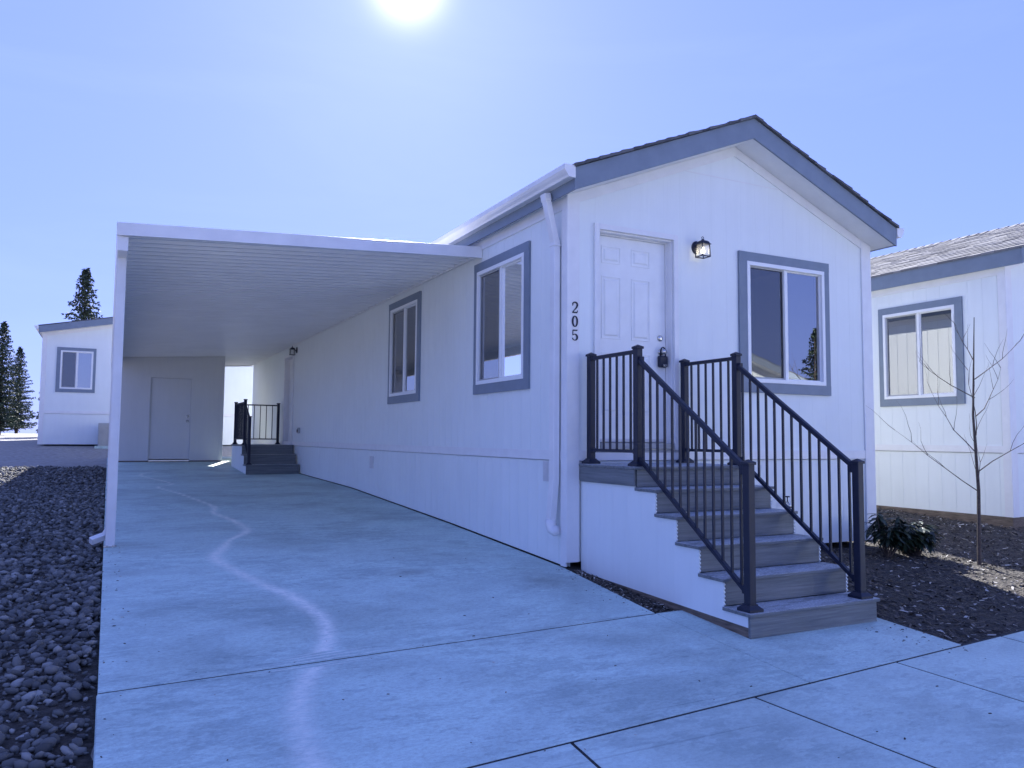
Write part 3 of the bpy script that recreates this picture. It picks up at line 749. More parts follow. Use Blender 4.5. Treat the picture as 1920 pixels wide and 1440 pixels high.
# the front door
six = six_panel_door(F, root, DO[0]+.03, DO[1]-.03, DO[2]+.04, DO[3]-.03, .085)
door_trim(F, root, DO[0], DO[1], DO[2]-.03, DO[3], .052, .085)
t = MB(); F.box(t, DO[0]+.018, DO[1]-.018, -.085, .035, DO[2]-.02, DO[2]+.035); F.box(t, DO[0]-.05, DO[1]+.05, 0, .02, DO[2]-.055, DO[2]-.031); t.build('threshold', M['ac'], root, bev=.003)
t = MB(); F.box(t, DO[0]+.04, DO[1]-.04, -.083, -.07, DO[2]+.05, DO[2]+.075); t.build('door_sweep', M['vent'], six)
k = MB(); k.lathe((1.125, .085, 2.178), [(.033, 0), (.033, .006), (.028, .014), (.022, .02), (.012, .022), (.0005, .022)], 'Y'); k.build('deadbolt', M['steel'], six, True)
k = MB(); k.lathe((1.135, .085, 2.04), [(.033, 0), (.033, .006), (.014, .012), (.012, .035), (.024, .045), (.028, .058), (.024, .072), (.0005, .076)], 'Y'); k.build('door_knob', M['steel'], six, True)
# side door (in shade beyond the side steps)
Sd = six_panel_door(Lf, root, SD[0]+.03, SD[1]-.03, SD[2]+.03, SD[3]-.03, .085, panels=False)
door_trim(Lf, root, SD[0], SD[1], SD[2], SD[3], .052, .085)
k = MB(); k.lathe((.085, SD[0]+.11, 2.0), [(.03, 0), (.03, .006), (.012, .01), (.012, .035), (.026, .05), (.02, .07), (.0005, .072)], 'X'); k.build('door_knob', M['steel'], Sd, True)
t = MB(); Lf.box(t, SD[0]-.06, SD[1]+.06, 0, .05, SD[2]-.045, SD[2]-.002); t.build('threshold', M['white_trim'], root)
# house number: three serif digits stacked on the corner board
def strokes(mb, segs, ox, oz, s):
    for pts in segs:
        n = len(pts)
        for i in range(n-1):
            (x, z, w_), (x2, z2, w2) = pts[i], pts[i+1]
            d = Vector((x2-x, z2-z)); 
            if d.length < 1e-6: continue
            d.normalize(); nn = Vector((-d.y, d.x)); e = d*.004
            a = [(x-e.x+nn.x*w_, z-e.y+nn.y*w_), (x-e.x-nn.x*w_, z-e.y-nn.y*w_), (x2+e.x-nn.x*w2, z2+e.y-nn.y*w2), (x2+e.x+nn.x*w2, z2+e.y+nn.y*w2)]
            yf = -.0185 - .001*(i % 2) - .0006*(i % 3)
            mb.hexa([(ox+p*s, yf+.0, oz+q*s) for p, q in a] + [(ox+p*s, yf-.006, oz+q*s) for p, q in a])
def arc(cx, cz, rx, rz, a0, a1, w0, w1=None, n=14, wf=None):
    w1 = w0 if w1 is None else w1; o = []
    for i in range(n+1):
        t = i/n; a = math.radians(a0+(a1-a0)*t)
        o.append((cx+rx*math.cos(a), cz+rz*math.sin(a), wf(a) if wf else w0+(w1-w0)*t))
    return o
D2 = [arc(.0, .74, .25, .22, 165, -25, .05, .075) + [(.16, .50, .06), (-.05, .27, .035), (-.24, .07, .025)], [(-.26, .055, .055), (.22, .055, .055)], [(.20, .03, .03), (.28, .24, .022)], [(-.25, .73, .06), (-.19, .70, .06)]]
D0 = [arc(0, .5, .235, .46, 0, 360, .05, n=28, wf=lambda a: .03+.05*abs(math.cos(a)))]
D5 = [[(-.20, .97, .015), (-.20, .94, .05), (.20, .94, .05), (.24, 1.0, .02)], [(-.19, .95, .025), (-.22, .52, .025)], arc(-.01, .33, .25, .27, 140, -160, .03, n=20, wf=lambda a: .03+.05*max(0, math.cos(a))), [(-.24, .22, .06), (-.18, .2, .06)]]
for nm, dg, z in (('digit', D2, 2.335), ('digit', D0, 2.205), ('digit', D5, 2.075)):
    b = MB(); strokes(b, dg, .066, z, .105); b.build('house_number', M['dark'], root, label={2.335: 'black serif numeral 2', 2.205: 'black serif numeral 0', 2.075: 'black serif numeral 5'}[z])
# downspout at the front-left corner: offset out of the gutter, then down the wall
ds = MB()
def rectpipe(mb, pts, a=.045, b=.034):
    for p, q in zip(pts, pts[1:]): mb.bar(p, q, a*2, b*2, up=(1, 0, 0))
rectpipe(ds, [(-.165, .14, 3.47), (-.15, .14, 3.40)]); rectpipe(ds, [(-.155, .14, 3.42), (-.058, .14, 3.02)], .04, .03); rectpipe(ds, [(-.056, .14, 3.04), (-.056, .14, .78)], .042, .032)
rectpipe(ds, [(-.056, .14, .80), (-.075, .165, .42)], .042, .032)
for z in (2.99, ): ds.box((-.094, .09, z-.012), (-.018, .19, z+.006))
dso = ds.build('downspout', M['gutter'], root, bev=.006)
e = MB(); e.tube([(-.075, .165, .43), (-.075, .165, .375), (-.07, .15, .34), (-.06, .12, .325), (-.055, .085, .335)], [.05, .052, .052, .048, .045], 12); e.build('elbow', M['gutter'], dso, True)
ds = MB(); rectpipe(ds, [(4.27, .18, 3.46), (4.16, .18, 3.1)], .04, .03); rectpipe(ds, [(4.155, .18, 3.12), (4.155, .18, .2)], .04, .03); ds.build('downspout', M['gutter'], root, bev=.006)
# skirting vents
def vent(y, z, w_=.19, h=.19):
    v = MB(); Lf.box(v, y, y+w_, -.004, .006, z, z+h)
    n = 12
    for i in range(n):
        zz = z+.012+(h-.024)*i/(n-1)
        for a, c in ((y+.012, y+w_/2-.006), (y+w_/2+.006, y+w_-.012)):
            Lf.box(v, a, c, .006, .013, zz-.003, zz+.003)
    v.build('skirt_vent', M['vent'], root)
vent(.25, .765); vent(5.9, .68)
# hose faucet on the front skirting and outlet box by the side steps
fa = thing('hose_faucet', (2.68, -.02, .5), 'small metal hose faucet low on the white skirting behind the stair railing', 'faucet')
b = MB(); b.tube([(2.68, 0, .52), (2.68, -.06, .52), (2.68, -.085, .5), (2.68, -.1, .46)], [.012, .013, .013, .014], 8); b.lathe((2.68, 0, .52), [(.028, 0), (.028, .006), (.012, .01)], 'Y'); b.build('spout', M['steel'], fa, True)
b = MB(); b.tube([(2.68, -.06, .52), (2.68, -.06, .575)], .006, 6); b.lathe((2.68, -.06, .572), [(.026, 0), (.028, .006), (.02, .012)], 'Z', 10); b.build('handle', M['dark'], fa)
ob = thing('outlet_box', (-.01, 11.35, 1.28), 'small weatherproof outlet box on the side wall near the side door', 'outlet')
b = MB(); b.box((0, 11.3, 1.25), (-.05, 11.4, 1.37), .006); b.build('cover', M['ac'], ob)
b = MB(); b.box((-.05, 11.315, 1.265), (-.062, 11.385, 1.33), .003); b.build('flap', M['dark'], ob)
# lockbox hanging on the front door knob
lb = thing('lockbox', (1.135, -.0, 1.9), 'black key lockbox hanging from the front door knob', 'lockbox')
b = MB(); b.box((1.085, .03, 1.885), (1.185, .078, 2.0), .014); b.build('case', M['dark'], lb, bev=0)
b = MB(); b.tube([(1.105, .05, 1.99), (1.102, .046, 2.045), (1.118, .046, 2.078), (1.135, .046, 2.085), (1.152, .046, 2.078), (1.168, .046, 2.045), (1.165, .05, 1.99)], .007, 8); b.build('shackle', M['dark'], lb, True)
b = MB(); b.box((1.125, .027, 1.893), (1.172, .0305, 1.913)); b.build('label_plate', M['steel'], lb)

def lantern(name, x, y, z, dx, dy, lit, label):
    """wall lantern; (dx,dy) points out of the wall."""
    r = thing(name, (x, y, z), label, 'lamp')
    n = Vector((dx, dy, 0)); u = Vector((-dy, dx, 0)); O = Vector((x, y, z))
    def p(a, d, h): return O + u*a + n*d + Vector((0, 0, h))
    b = MB(); rings = []
    for rr, d in ((.066, 0), (.066, .012), (.05, .022), (.0005, .026)):
        rings.append([b.bm.verts.new(p(rr*math.cos(t), d, rr*1.15*math.sin(t)+.01)) for t in [2*math.pi*i/24 for i in range(24)]])
    for A, B in zip(rings, rings[1:]):
        for i in range(24): b.bm.faces.new((A[i], A[(i+1) % 24], B[(i+1) % 24], B[i]))
    b.build('back_plate', M['dark'], r)
    b = MB(); b.tube([p(0, .02, 0), p(0, .05, .005), p(0, .075, .025), p(0, .10, .035)], .013, 8); b.build('arm', M['dark'], r, True)
    c = .115; hs = .052
    def ring(h, s): return [p(-s, c-s, h), p(s, c-s, h), p(s, c+s, h), p(-s, c+s, h)]
    b = MB()
    levels = [(.022, .066), (.028, .066), (.034, .056), (.052, .05), (.066, .034), (.072, .014), (.084, .010)]
    R_ = [[b.bm.verts.new(q) for q in ring(h, s)] for h, s in levels]
    for A, B in zip(R_, R_[1:]):
        for i in range(4): b.bm.faces.new((A[i], A[(i+1) % 4], B[(i+1) % 4], B[i]))
    b.bm.faces.new(R_[0][::-1]); b.bm.faces.new(R_[-1])
    b.tube([p(.014*math.cos(t), c, .10+.014*math.sin(t)) for t in [2*math.pi*i/14 for i in range(15)]], .0035, 6, cap=False)
    b.build('cap', M['dark'], r)
    b = MB()
    for A, B in zip(ring(.022, hs), ring(-.115, hs+.005)): b.bar(A, B, .009, .009, up=u)
    q = ring(-.115, hs+.005)
    for i in range(4): b.bar(q[i], q[(i+1) % 4], .012, .010)
    b.build('cage', M['dark'], r)
    b = MB(); A = ring(.020, hs-.003); B = ring(-.110, hs+.001)
    for i in range(4): b.face([A[i], A[(i+1) % 4], B[(i+1) % 4], B[i]])
    b.build('glass_panel', M['lantern_glass'], r)
    b = MB(); cc = p(0, c, -.05); b.lathe(cc, [(.0005, -.03), (.018, -.022), (.024, -.005), (.018, .016), (.011, .03), (.011, .045)], 'Z', 14)
    b.build('bulb', M['bulb'] if lit else M['vinyl'], r, True)
    r.scale = (.9, .9, .9)
    return r
lantern('wall_lantern', 1.525, 0, 3.115, 0, -1, True, 'lit black carriage lantern between the front door and the front window')
lantern('wall_lantern', 0, 11.85, 3.12, -1, 0, False, 'unlit lantern high on the shaded side wall under the carport')

# ------------------------------------------------------------------ front stairs
ST = thing('front_stairs', (.14, -1.0, gz(-1)), 'gray composite deck stairs with white side panel leading to the front door', 'stairs')
XL, XR = .14, 1.385
tops = [.945, .775, .585, .395, .20, .008]; ris = [-.86, -1.12, -1.375, -1.635, -1.89, -2.148]
bot = -.165
def tread(y0, y1, z, name='tread'):
    b = MB(); n = max(1, round((y1-y0)/.14)); s = (y1-y0)/n
    for i in range(n): b.box((XL-.018 if y0 < -.9 else XL-.03, y0+s*i+.0015, z-.025), (XR+.018, y0+s*(i+1)-.0015, z), .004)
    return b.build(name, M['deck'], ST)
tread(ris[0]-.022, -.02, tops[0], 'platform')
for i in range(1, 6): tread(ris[i]-.022, ris[i-1]-.003, tops[i])
for i in range(6):
    z1 = tops[i]-.026; z0 = tops[i+1]+.002 if i < 5 else bot
    b = MB()
    if i == 0:
        b.box((XL+.013, ris[0], z0), (XR-.013, ris[0]+.02, z1)); b.build('riser', M['deck'], ST, bev=.003); b = MB(); b.box((XL-.02, ris[0], z1-.135), (XL-.001, -.02, z1)); b.build('rim_board', M['deck_side'], ST, bev=.003); b = MB(); b.box((XR+.001, ris[0], z1-.135), (XR+.02, -.02, z1))
    else: b.box((XL+.013 if i < 5 else XL-.001, ris[i], z0), (XR-.013 if i < 5 else XR+.001, ris[i]+.02, z1))
    b.build('riser' if i else 'rim_board', M['deck'] if i else M['deck_side'], ST, bev=.003)
# white side panels with a scalloped stepped edge (cut siding), mulch board below
for x in (XL, XR-.012):
    top = [(-.022, .79)]
    pts = []
    def zbp(y): return -.034 - (y-.02)*-.027 if False else -.034 + (y)*.027
    pts.append((-.018, zbp(0))); pts.append((-2.126, zbp(-2.126)))
    pts_up = []
    for i in range(5, 0, -1):
        zt_, zb_ = tops[i]-.028, (zbp(-2.14) if i == 5 else tops[i+1]-.028)
        y = ris[i]+(.004 if i < 5 else .022)
        n = max(3, int((zt_-zb_)/.0135)); 
        for k in range(n+1):
            t = k/n; z = zb_+(zt_-zb_)*t
            pts_up.append((y - (.013 if i < 5 else 0)*(1 if k % 2 else 0), z))
    pts_up.append((ris[0]+.02, tops[1]-.028)); pts_up.append((ris[0]+.02, .784)); pts_up.append((-.018, .784))
    b = MB(); b.prism([(x, y, z) for y, z in pts+pts_up], (.012, 0, 0))
    for k in range(10):
        y = -.12-.203*k
        zt_ = max([tops[j+1]-.05 for j in range(5) if ris[j] > y and y > ris[j+1]] + ([.77] if y > ris[0] else []) + [-.4])
        if zt_ > zbp(y)+.06 and x == XL: b.box((x-.0012, y-.0035, zbp(y)+.004), (x-.0001, y+.0035, zt_-.01))
    b.build('side_panel', M['wall'], ST)
for x in (XL+.002, XR-.022):
    b = MB()
    b.hexa([(x, -.35, -.10), (x+.02, -.35, -.10), (x+.02, -2.146, bot), (x, -2.146, bot), (x, -.35, zbp(-.35)+.01), (x+.02, -.35, zbp(-.35)+.01), (x+.02, -2.146, zbp(-2.146)+.01), (x, -2.146, zbp(-2.146)+.01)])
    b.build('kick_board', M['lumber'], ST)

def railing(x, name_label, posts, parent, mirror=1):
    """posts: [(y, z_base, z_top)] from wall to street"""
    rl = MB()
    (ya, za, ta), (yb, zb_, tb), (yc, zc, tc) = posts
    rl.bar((x, ya-.03, ta-.055), (x, yb+.03, ta-.055), .036, .030); rl.bar((x, ya-.03, za+.125), (x, yb+.03, za+.125), .030, .026)
    U0, U1 = (x, yb-.03, tb-.135), (x, yc+.03, tc-.06); L0, L1 = (x, yb-.03, zb_+.06), (x, yc+.03, zc+.12)
    rl.bar(U0, U1, .040, .036, bev=.006); rl.bar(L0, L1, .030, .028)
    # brackets where rails meet the posts
    for (y, z) in ((yb-.04, tb-.13), (yc+.045, tc-.075), (yb-.045, zb_+.05), (yc+.045, zc+.135)):
        rl.box((x-.014, y-.022, z-.028), (x+.024, y+.022, z+.028), .006)
    for (y, z) in ((ya-.04, ta-.055), (yb+.04, ta-.055), (ya-.04, za+.125), (yb+.04, za+.125)):
        rl.box((x-.021, y-.012, z-.02), (x+.021, y+.012, z+.02), .004)
    r = rl.build('railing', M['dark'], parent, label=name_label, fix=True)
    for (y, zb0, zt0) in posts:
        p = MB(); h = .030
        p.box((x-h, y-h, zb0), (x+h, y+h, zt0-.03), .006)
        # pyramid cap
        c = h+.008
        p.box((x-c, y-c, zt0-.034), (x+c, y+c, zt0-.016), .003)
        A = [p.bm.verts.new(q) for q in ((x-c, y-c, zt0-.016), (x+c, y-c, zt0-.016), (x+c, y+c, zt0-.016), (x-c, y+c, zt0-.016))]; T = p.bm.verts.new((x, y, zt0+.004))
        for i in range(4): p.bm.faces.new((A[i], A[(i+1) % 4], T))
        # flared base skirt
        s1, s2 = .062, h+.006
        lv = [(s1, zb0+.001), (s1, zb0+.018), (s2, zb0+.042), (s2, zb0+.048)]
        R_ = [[p.bm.verts.new((x+a*s, y+b_*s, z)) for a, b_ in ((-1, -1), (1, -1), (1, 1), (-1, 1))] for s, z in lv]
        for A, B in zip(R_, R_[1:]):
            for i in range(4): p.bm.faces.new((A[i], A[(i+1) % 4], B[(i+1) % 4], B[i]))
        p.bm.faces.new(R_[-1])
        p.build('post', M['dark'], r)
    def bal(y, z0, z1):
        q = MB(); q.box((x-.008, y-.008, z0), (x+.008, y+.008, z1)); q.build('baluster', M['dark'], r)
    n = 6
    for i in range(n):
        y = ya-.03 + (yb-ya+.06)*(i+.72)/(n+.42); bal(y, za+.13, ta-.06)
    n = 13
    for i in range(n):
        t = (i+.5)/n; y = U0[1]+(U1[1]-U0[1])*t; bal(y, L0[2]+(L1[2]-L0[2])*t, U0[2]+(U1[2]-U0[2])*t-.01)
    return r
P3 = [(-.09, .945, 1.965), (-.81, .945, 1.965), (-2.085, .008, 1.035)]
railing(.20, 'left black metal stair railing with square balusters', P3, ST)
railing(1.29, 'right black metal stair railing beside the window', P3, ST)

# ------------------------------------------------------------------ side steps under the carport
SS_ = thing('side_steps', (-.55, 12, gz(12)), 'small dark deck steps with black railing by the shaded side door under the carport', 'stairs')
sx0, sx1 = -1.13, -.03
tz = [.57, .78, .985]; ry = [11.2, 11.52, 11.84]
for i in range(3):
    y1 = ry[i+1] if i < 2 else 13.45
    b = MB(); n = max(1, round((y1-ry[i])/.14)); s = (y1-ry[i]+.02)/n
    for k in range(n): b.box((sx0-.02, ry[i]-.02+s*k+.0015, tz[i]-.025), (sx1+.0, ry[i]-.02+s*(k+1)-.0015, tz[i]), 0)
    b.build('tread' if i < 2 else 'platform', M['deck'], SS_)
    b = MB(); b.box((sx0, ry[i], (tz[i-1]+.001) if i else gz(11.2)), (sx1, ry[i]+.02, tz[i]-.026)); b.build('riser', M['deck'], SS_)
b = MB()
gzz = lambda y: gz(y)+.005
b.prism([(sx0+.002, y, z) for y, z in ((11.22, gzz(11.22)), (13.42, gzz(13.42)), (13.42, .95), (11.86, .95), (11.86, .75), (11.54, .75), (11.54, .54), (11.22, .54))], (.012, 0, 0))
b.build('side_panel', M['wall'], SS_)
def rail2(P_, sl):
    r = MB()
    for (p, q, t0, t1, b0, b1) in sl:
        r.bar((p[0], p[1], t0), (q[0], q[1], t1), .036, .03); r.bar((p[0], p[1], b0), (q[0], q[1], b1), .03, .026)
    ro = r.build('railing', M['dark'], SS_)
    for (x, y, z0, z1) in P_:
        p = MB(); p.box((x-.03, y-.03, z0), (x+.03, y+.03, z1-.02), .005); p.box((x-.038, y-.038, z1-.02), (x+.038, y+.038, z1)); 
        p.hexa([(x-.06, y-.06, z0+.001), (x+.06, y-.06, z0+.001), (x+.06, y+.06, z0+.001), (x-.06, y+.06, z0+.001), (x-.034, y-.034, z0+.045), (x+.034, y-.034, z0+.045), (x+.034, y+.034, z0+.045), (x-.034, y+.034, z0+.045)])
        p.build('post', M['dark'], ro)
    for (p, q, t0, t1, b0, b1) in sl:
        L = math.hypot(q[0]-p[0], q[1]-p[1]); n = max(2, int(L/.125))
        for i in range(1, n):
            t = i/n; x = p[0]+(q[0]-p[0])*t; y = p[1]+(q[1]-p[1])*t
            bb = MB(); bb.box((x-.008, y-.008, b0+(b1-b0)*t), (x+.008, y+.008, t0+(t1-t0)*t)); bb.build('baluster', M['dark'], ro)
xl = sx0+.06
rail2([(xl, 13.38, .985, 1.98), (xl, 11.94, .985, 1.99), (xl, 11.27, .57, 1.60), (-.09, 13.38, .985, 1.98)],
      [((xl, 13.38), (-.09, 13.38), 1.92, 1.92, 1.11, 1.11), ((xl, 13.38), (xl, 11.94), 1.92, 1.92, 1.11, 1.11), ((xl, 11.94), (xl, 11.27), 1.87, 1.53, 1.06, .70)])

# ------------------------------------------------------------------ carport
CP = thing('carport', (-3.7, 10, gz(10)), 'long white metal carport with ribbed ceiling attached to the side of the home', 'carport')
cy0, cy1 = 1.885, 17.95; cxl = -3.735
def cz(x): return 3.075 + (x-cxl)/3.735*.222      # underside of the pans
b = MB(); bm = b.bm
prof = [(0, .022), (.150, .022), (.153, -.022), (.189, -.022), (.192, .022)]
y = cy0+.03; per = .192; A = []
while y < cy1-.02:
    for dy, dz in prof[:4]: A.append((y+dy, dz))
    y += per
A.append((cy1-.02, 0))
xa, xb = cxl+.09, -.004
v1 = [bm.verts.new((xa, yy, cz(xa)+dz)) for yy, dz in A]; v2 = [bm.verts.new((xb, yy, cz(xb)+dz)) for yy, dz in A]
v3 = [bm.verts.new((xa, yy, cz(xa)+.065)) for yy in (cy0+.03, cy1-.02)]; v4 = [bm.verts.new((xb, yy, cz(xb)+.065)) for yy in (cy0+.03, cy1-.02)]
for i in range(len(A)-1): bm.faces.new((v1[i], v1[i+1], v2[i+1], v2[i]))
bm.faces.new((v3[0], v4[0], v4[1], v3[1]))
bm.faces.new(v1[::-1]+[v3[0], v3[1]]) if False else None
bm.faces.new((v1[0], v2[0], v4[0], v3[0])); bm.faces.new((v1[-1], v3[1], v4[1], v2[-1]))
b.build('ceiling_pan', M['pan'], CP, fix=False)
def fascia(y0, y1):
    b = MB(); zl, zr = 3.03, 3.232; h = .122
    P_ = [(cxl-.012, y0, zl), (-.004, y0, zr), (-.004, y1, zr), (cxl-.012, y1, zl), (cxl-.012, y0, zl+h), (-.004, y0, zr+h+.006), (-.004, y1, zr+h+.006), (cxl-.012, y1, zl+h)]
    b.hexa(P_)
    return b.build('front_fascia' if y0 < 5 else 'rear_fascia', M['gutter'], CP, bev=.003)
fascia(cy0, cy0+.035); fascia(cy1-.02, cy1)
b = MB(); gutter(b, cxl+.095, -1, cy0+.036, cy1-.021, 3.035, 3.15, .107); b.build('side_gutter', M['gutter'], CP)
b = MB(); b.box((cxl+.002, cy0+.04, 2.895), (cxl+.092, cy1-.03, 3.033)); b.build('side_beam', M['gutter'], CP, bev=.004)
b = MB(); b.hexa([(-.03, cy0+.04, cz(-.03)-.035), (-.014, cy0+.04, cz(0)-.035), (-.014, cy1, cz(0)-.035), (-.03, cy1, cz(-.03)-.035), (-.03, cy0+.04, cz(-.03)-.002), (-.014, cy0+.04, cz(0)-.002), (-.014, cy1, cz(0)-.002), (-.03, cy1, cz(-.03)-.002)]); b.build('wall_ledger', M['gutter'], CP)
for y in (2.30, 6.2, 10.1, 14.0, 17.7):
    b = MB(); x = -3.689; h = .038; z0 = gz(y)
    # fluted square post
    b.box((x-h, y-h, z0+.006), (x+h, y+h, 2.895), .004)
    for s in (-1, 1):
        b.box((x+s*.018-.006, y-h-.004, z0+.03), (x+s*.018+.006, y-h+.001, 2.88)); b.box((x-h-.004, y+s*.018-.006, z0+.03), (x-h+.001, y+s*.018+.006, 2.88)); b.box((x+h-.001, y+s*.018-.006, z0+.03), (x+h+.004, y+s*.018+.006, 2.88))
    po = b.build('post', M['gutter'], CP)
    b = MB(); b.box((x-.055, y-.05, z0+.001), (x+.055, y+.05, z0+.006)); 
    for s in (-1, 1): b.box((x+s*.026-.008, y-.047, z0+.006), (x+s*.026+.008, y-.04, z0+.016))
    b.build('base_plate', M['steel'], po)
b = MB(); rectpipe(b, [(-3.712, 2.375, 2.9), (-3.712, 2.375, .24)], .03, .024); rectpipe(b, [(-3.712, 2.375, .27), (-3.745, 2.36, .205), (-3.855, 2.30, .17)], .032, .026)
b.build('downspout', M['gutter'], CP, bev=.004)

# ------------------------------------------------------------------ shed at the back of the carport
SH = thing('storage_shed', (-2.4, 16, .53), 'gray-white storage shed with a flat door closing the far end of the carport', 'shed')
sxa, sxb, sya, syb = -3.62, -1.165, 15.0, 17.85
SF = Frame((sxa, sya, 0), (1, 0, 0), (0, -1, 0)); SR = Frame((sxb, sya, 0), (0, 1, 0), (1, 0, 0)); SL = Frame((sxa, sya, 0), (0, 1, 0), (-1, 0, 0)); SB = Frame((sxa, syb, 0), (1, 0, 0), (0, 1, 0))
dh = (-2.865-sxa, -1.915-sxa, .545, 2.61)
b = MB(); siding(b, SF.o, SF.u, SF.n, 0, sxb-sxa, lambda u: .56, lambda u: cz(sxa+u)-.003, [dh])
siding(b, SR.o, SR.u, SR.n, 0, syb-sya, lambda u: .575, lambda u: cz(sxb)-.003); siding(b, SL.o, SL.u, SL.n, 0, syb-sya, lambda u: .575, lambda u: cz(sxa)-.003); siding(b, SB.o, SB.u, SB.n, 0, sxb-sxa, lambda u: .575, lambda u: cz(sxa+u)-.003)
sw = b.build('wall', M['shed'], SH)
b = MB(); b.box((sxa-.01, sya-.012, .52), (sxb+.01, sya+.03, .56)); b.box((sxb-.03, sya+.03, .52), (sxb+.01, syb, .575)); b.build('sill_plate', M['lumber'], SH)
b = MB(); b.box((sxb-.08, sya-.016, .56), (sxb+.014, sya-.001, cz(sxb)-.005)); b.build('corner_board', M['shed'], SH)
dd = six_panel_door(SF, SH, dh[0]+.02, dh[1]-.02, dh[2]+.05, dh[3]-.02, .03, panels=False, name='shed_door')
b = MB()
for a, c in ((dh[0], dh[0]+.018), (dh[1]-.018, dh[1])): SF.box(b, a, c, -.08, .004, dh[2], dh[3])
SF.box(b, dh[0]+.018, dh[1]-.018, -.08, .004, dh[3]-.018, dh[3]); SF.box(b, dh[0]-.05, dh[0], 0, .012, dh[2]+.02, dh[3]+.0); SF.box(b, dh[1], dh[1]+.05, 0, .012, dh[2]+.02, dh[3]+.0); b.build('door_frame', M['shed'], SH)
b = MB(); SF.box(b, dh[0]+.02, dh[1]-.02, -.06, .03, dh[2]-.0, dh[2]+.03); b.build('threshold', M['steel'], SH)
for z, nm in ((1.66, 'deadbolt'), (1.54, 'door_handle')):
    k = MB(); k.lathe((-1.995, sya+.03, z), [(.032, 0), (.032, .008), (.014, .014), (.014, .03), (.028, .045), (.022, .065), (.0005, .07)] if nm != 'deadbolt' else [(.032, 0), (.030, .014), (.02, .02), (.0005, .021)], 'Y', 14); k.build(nm, M['steel'], dd, True)

# ------------------------------------------------------------------ neighbouring homes
def nb_home(name, X, Y, Z, label, **k):
    return home(name, X, Y, Z, label, 'neighbouring homes of the park', **k)
nr, nF, nL, _, _ = nb_home('manufactured_home', 6.7, -.02, .06, 'white neighbour home at the right with light shingle roof and slate-trimmed side window',
    wins_left=((.69, 1.83, 1.74, 3.02), (4.4, 5.5, 1.74, 3.02)), left_hole=[hole((.69, 1.83, 1.74, 3.02)), hole((4.4, 5.5, 1.74, 3.02))], shingle='shingle_light', skirt_z=.14, gutters=False)
b = MB(); nL.box(b, .0, 17.9, -.02, -.004, -.12, .14); b.build('kick_board', M['lumber'], nr); b = MB(); nF.box(b, .0, 4.1, -.02, -.004, -.25, .14); b.build('kick_board', M['lumber'], nr)
# home across the back: a wide low gable faces the carport
bh, bF, _, _, _ = nb_home('manufactured_home', -5.65, 22.0, .86, 'wide white home behind the carport with a low gable facing the drive', wins_front=((.5, 1.4, 1.75, 2.95),), front_hole=[(.51, 1.39, 1.76, 2.94)], W=7.0, L=14, pitch=.2, courses=False, lining=False, wall_h=3.52, skirt_z=.02)
# homes across the street (seen mirrored in the front window)
o = bpy.data.objects
ah, aF, aL, aR, _ = nb_home('manufactured_home', 9.2, -31.0, -.45, 'white home across the street, mirrored in the front window', W=8.0, L=17.9, pitch=.3, courses=False, lining=False, skirt_z=0)
AB = Frame((9.2, -13.1, -.45), (1, 0, 0), (0, 1, 0)); window(AB, ah, 4.5, 5.9, 1.7, 3.0); window(AB, ah, 1.5, 2.9, 1.7, 3.0)
# AC unit by the far home
ac = thing('air_conditioner', (-3.6, 21.4, .86), 'gray slatted outdoor air conditioner by the far white home', 'air conditioner')
b = MB(); b.box((-4.02, 21.1, .84), (-3.2, 21.8, 1.55), .02)
for i in range(14): b.box((-4.0, 21.085, .90+.045*i), (-3.22, 21.1, .915+.045*i))
b.build('cabinet', M['ac'], ac)
b = MB(); b.box((-4.1, 21.0, .76), (-3.1, 21.9, .84)); b.build('pad', M['concrete2'], ac)

# ------------------------------------------------------------------ plants
def leafy_shrub(x, y, r, h, label, seed):
    rnd = random.Random(seed); z0 = gz(y)-.03
    t = thing('rhododendron', (x, y, z0), label, 'shrub', None)
    st = MB(); lf = MB(); tips = []
    for i in range(15):
        a = rnd.uniform(0, 6.28); e = rnd.uniform(.35, 1.0); rr = r*e
        p3 = Vector((x+math.cos(a)*rr*.85, y+math.sin(a)*rr*.85, z0+h*(1.0-.45*e**2)*rnd.uniform(.75, 1)))
        p1 = Vector((x+math.cos(a)*rr*.1, y+math.sin(a)*rr*.1, z0)); p2 = (p1+p3)/2 + Vector((0, 0, -.03))
        st.tube([p1, p2, p3], [.009, .007, .004], 6); tips.append((p3, a)); tips.append(((p2+p3)/2, a+1))
    st.build('stem', M['bark'], t)
    for p, a in tips:
        for k in range(9):
            b_ = a + rnd.uniform(-3.1, 3.1); L = rnd.uniform(.10, .17); wd = L*.17; dr_ = rnd.uniform(-.9, .35)
            o_ = Vector((math.cos(b_), math.sin(b_), 0)); s = Vector((-o_.y, o_.x, 0)); c = p + Vector((0, 0, rnd.uniform(-.02, .02)))
            pts = []
            for q, wf in ((0, .15), (.3, .9), (.6, 1), (.85, .6), (1, .05)):
                ctr = c + o_*L*q*math.cos(dr_) + Vector((0, 0, L*q*math.sin(dr_) - .25*L*q*q))
                pts.append((ctr - s*wd*wf, ctr + Vector((0, 0, -wd*.25)), ctr + s*wd*wf))
            for A, B in zip(pts, pts[1:]):
                lf.face([A[0], B[0], B[1], A[1]]); lf.face([A[1], B[1], B[2], A[2]])
    lf.build('leaves', M['leaf'], t, fix=False)
leafy_shrub(3.70, -.46, .34, .50, 'dark drooping-leaved shrub in the mulch at the home\'s right front corner, the larger one', 4)
leafy_shrub(4.12, -.52, .22, .40, 'smaller dark leafy shrub in the mulch, right of the larger one', 8)

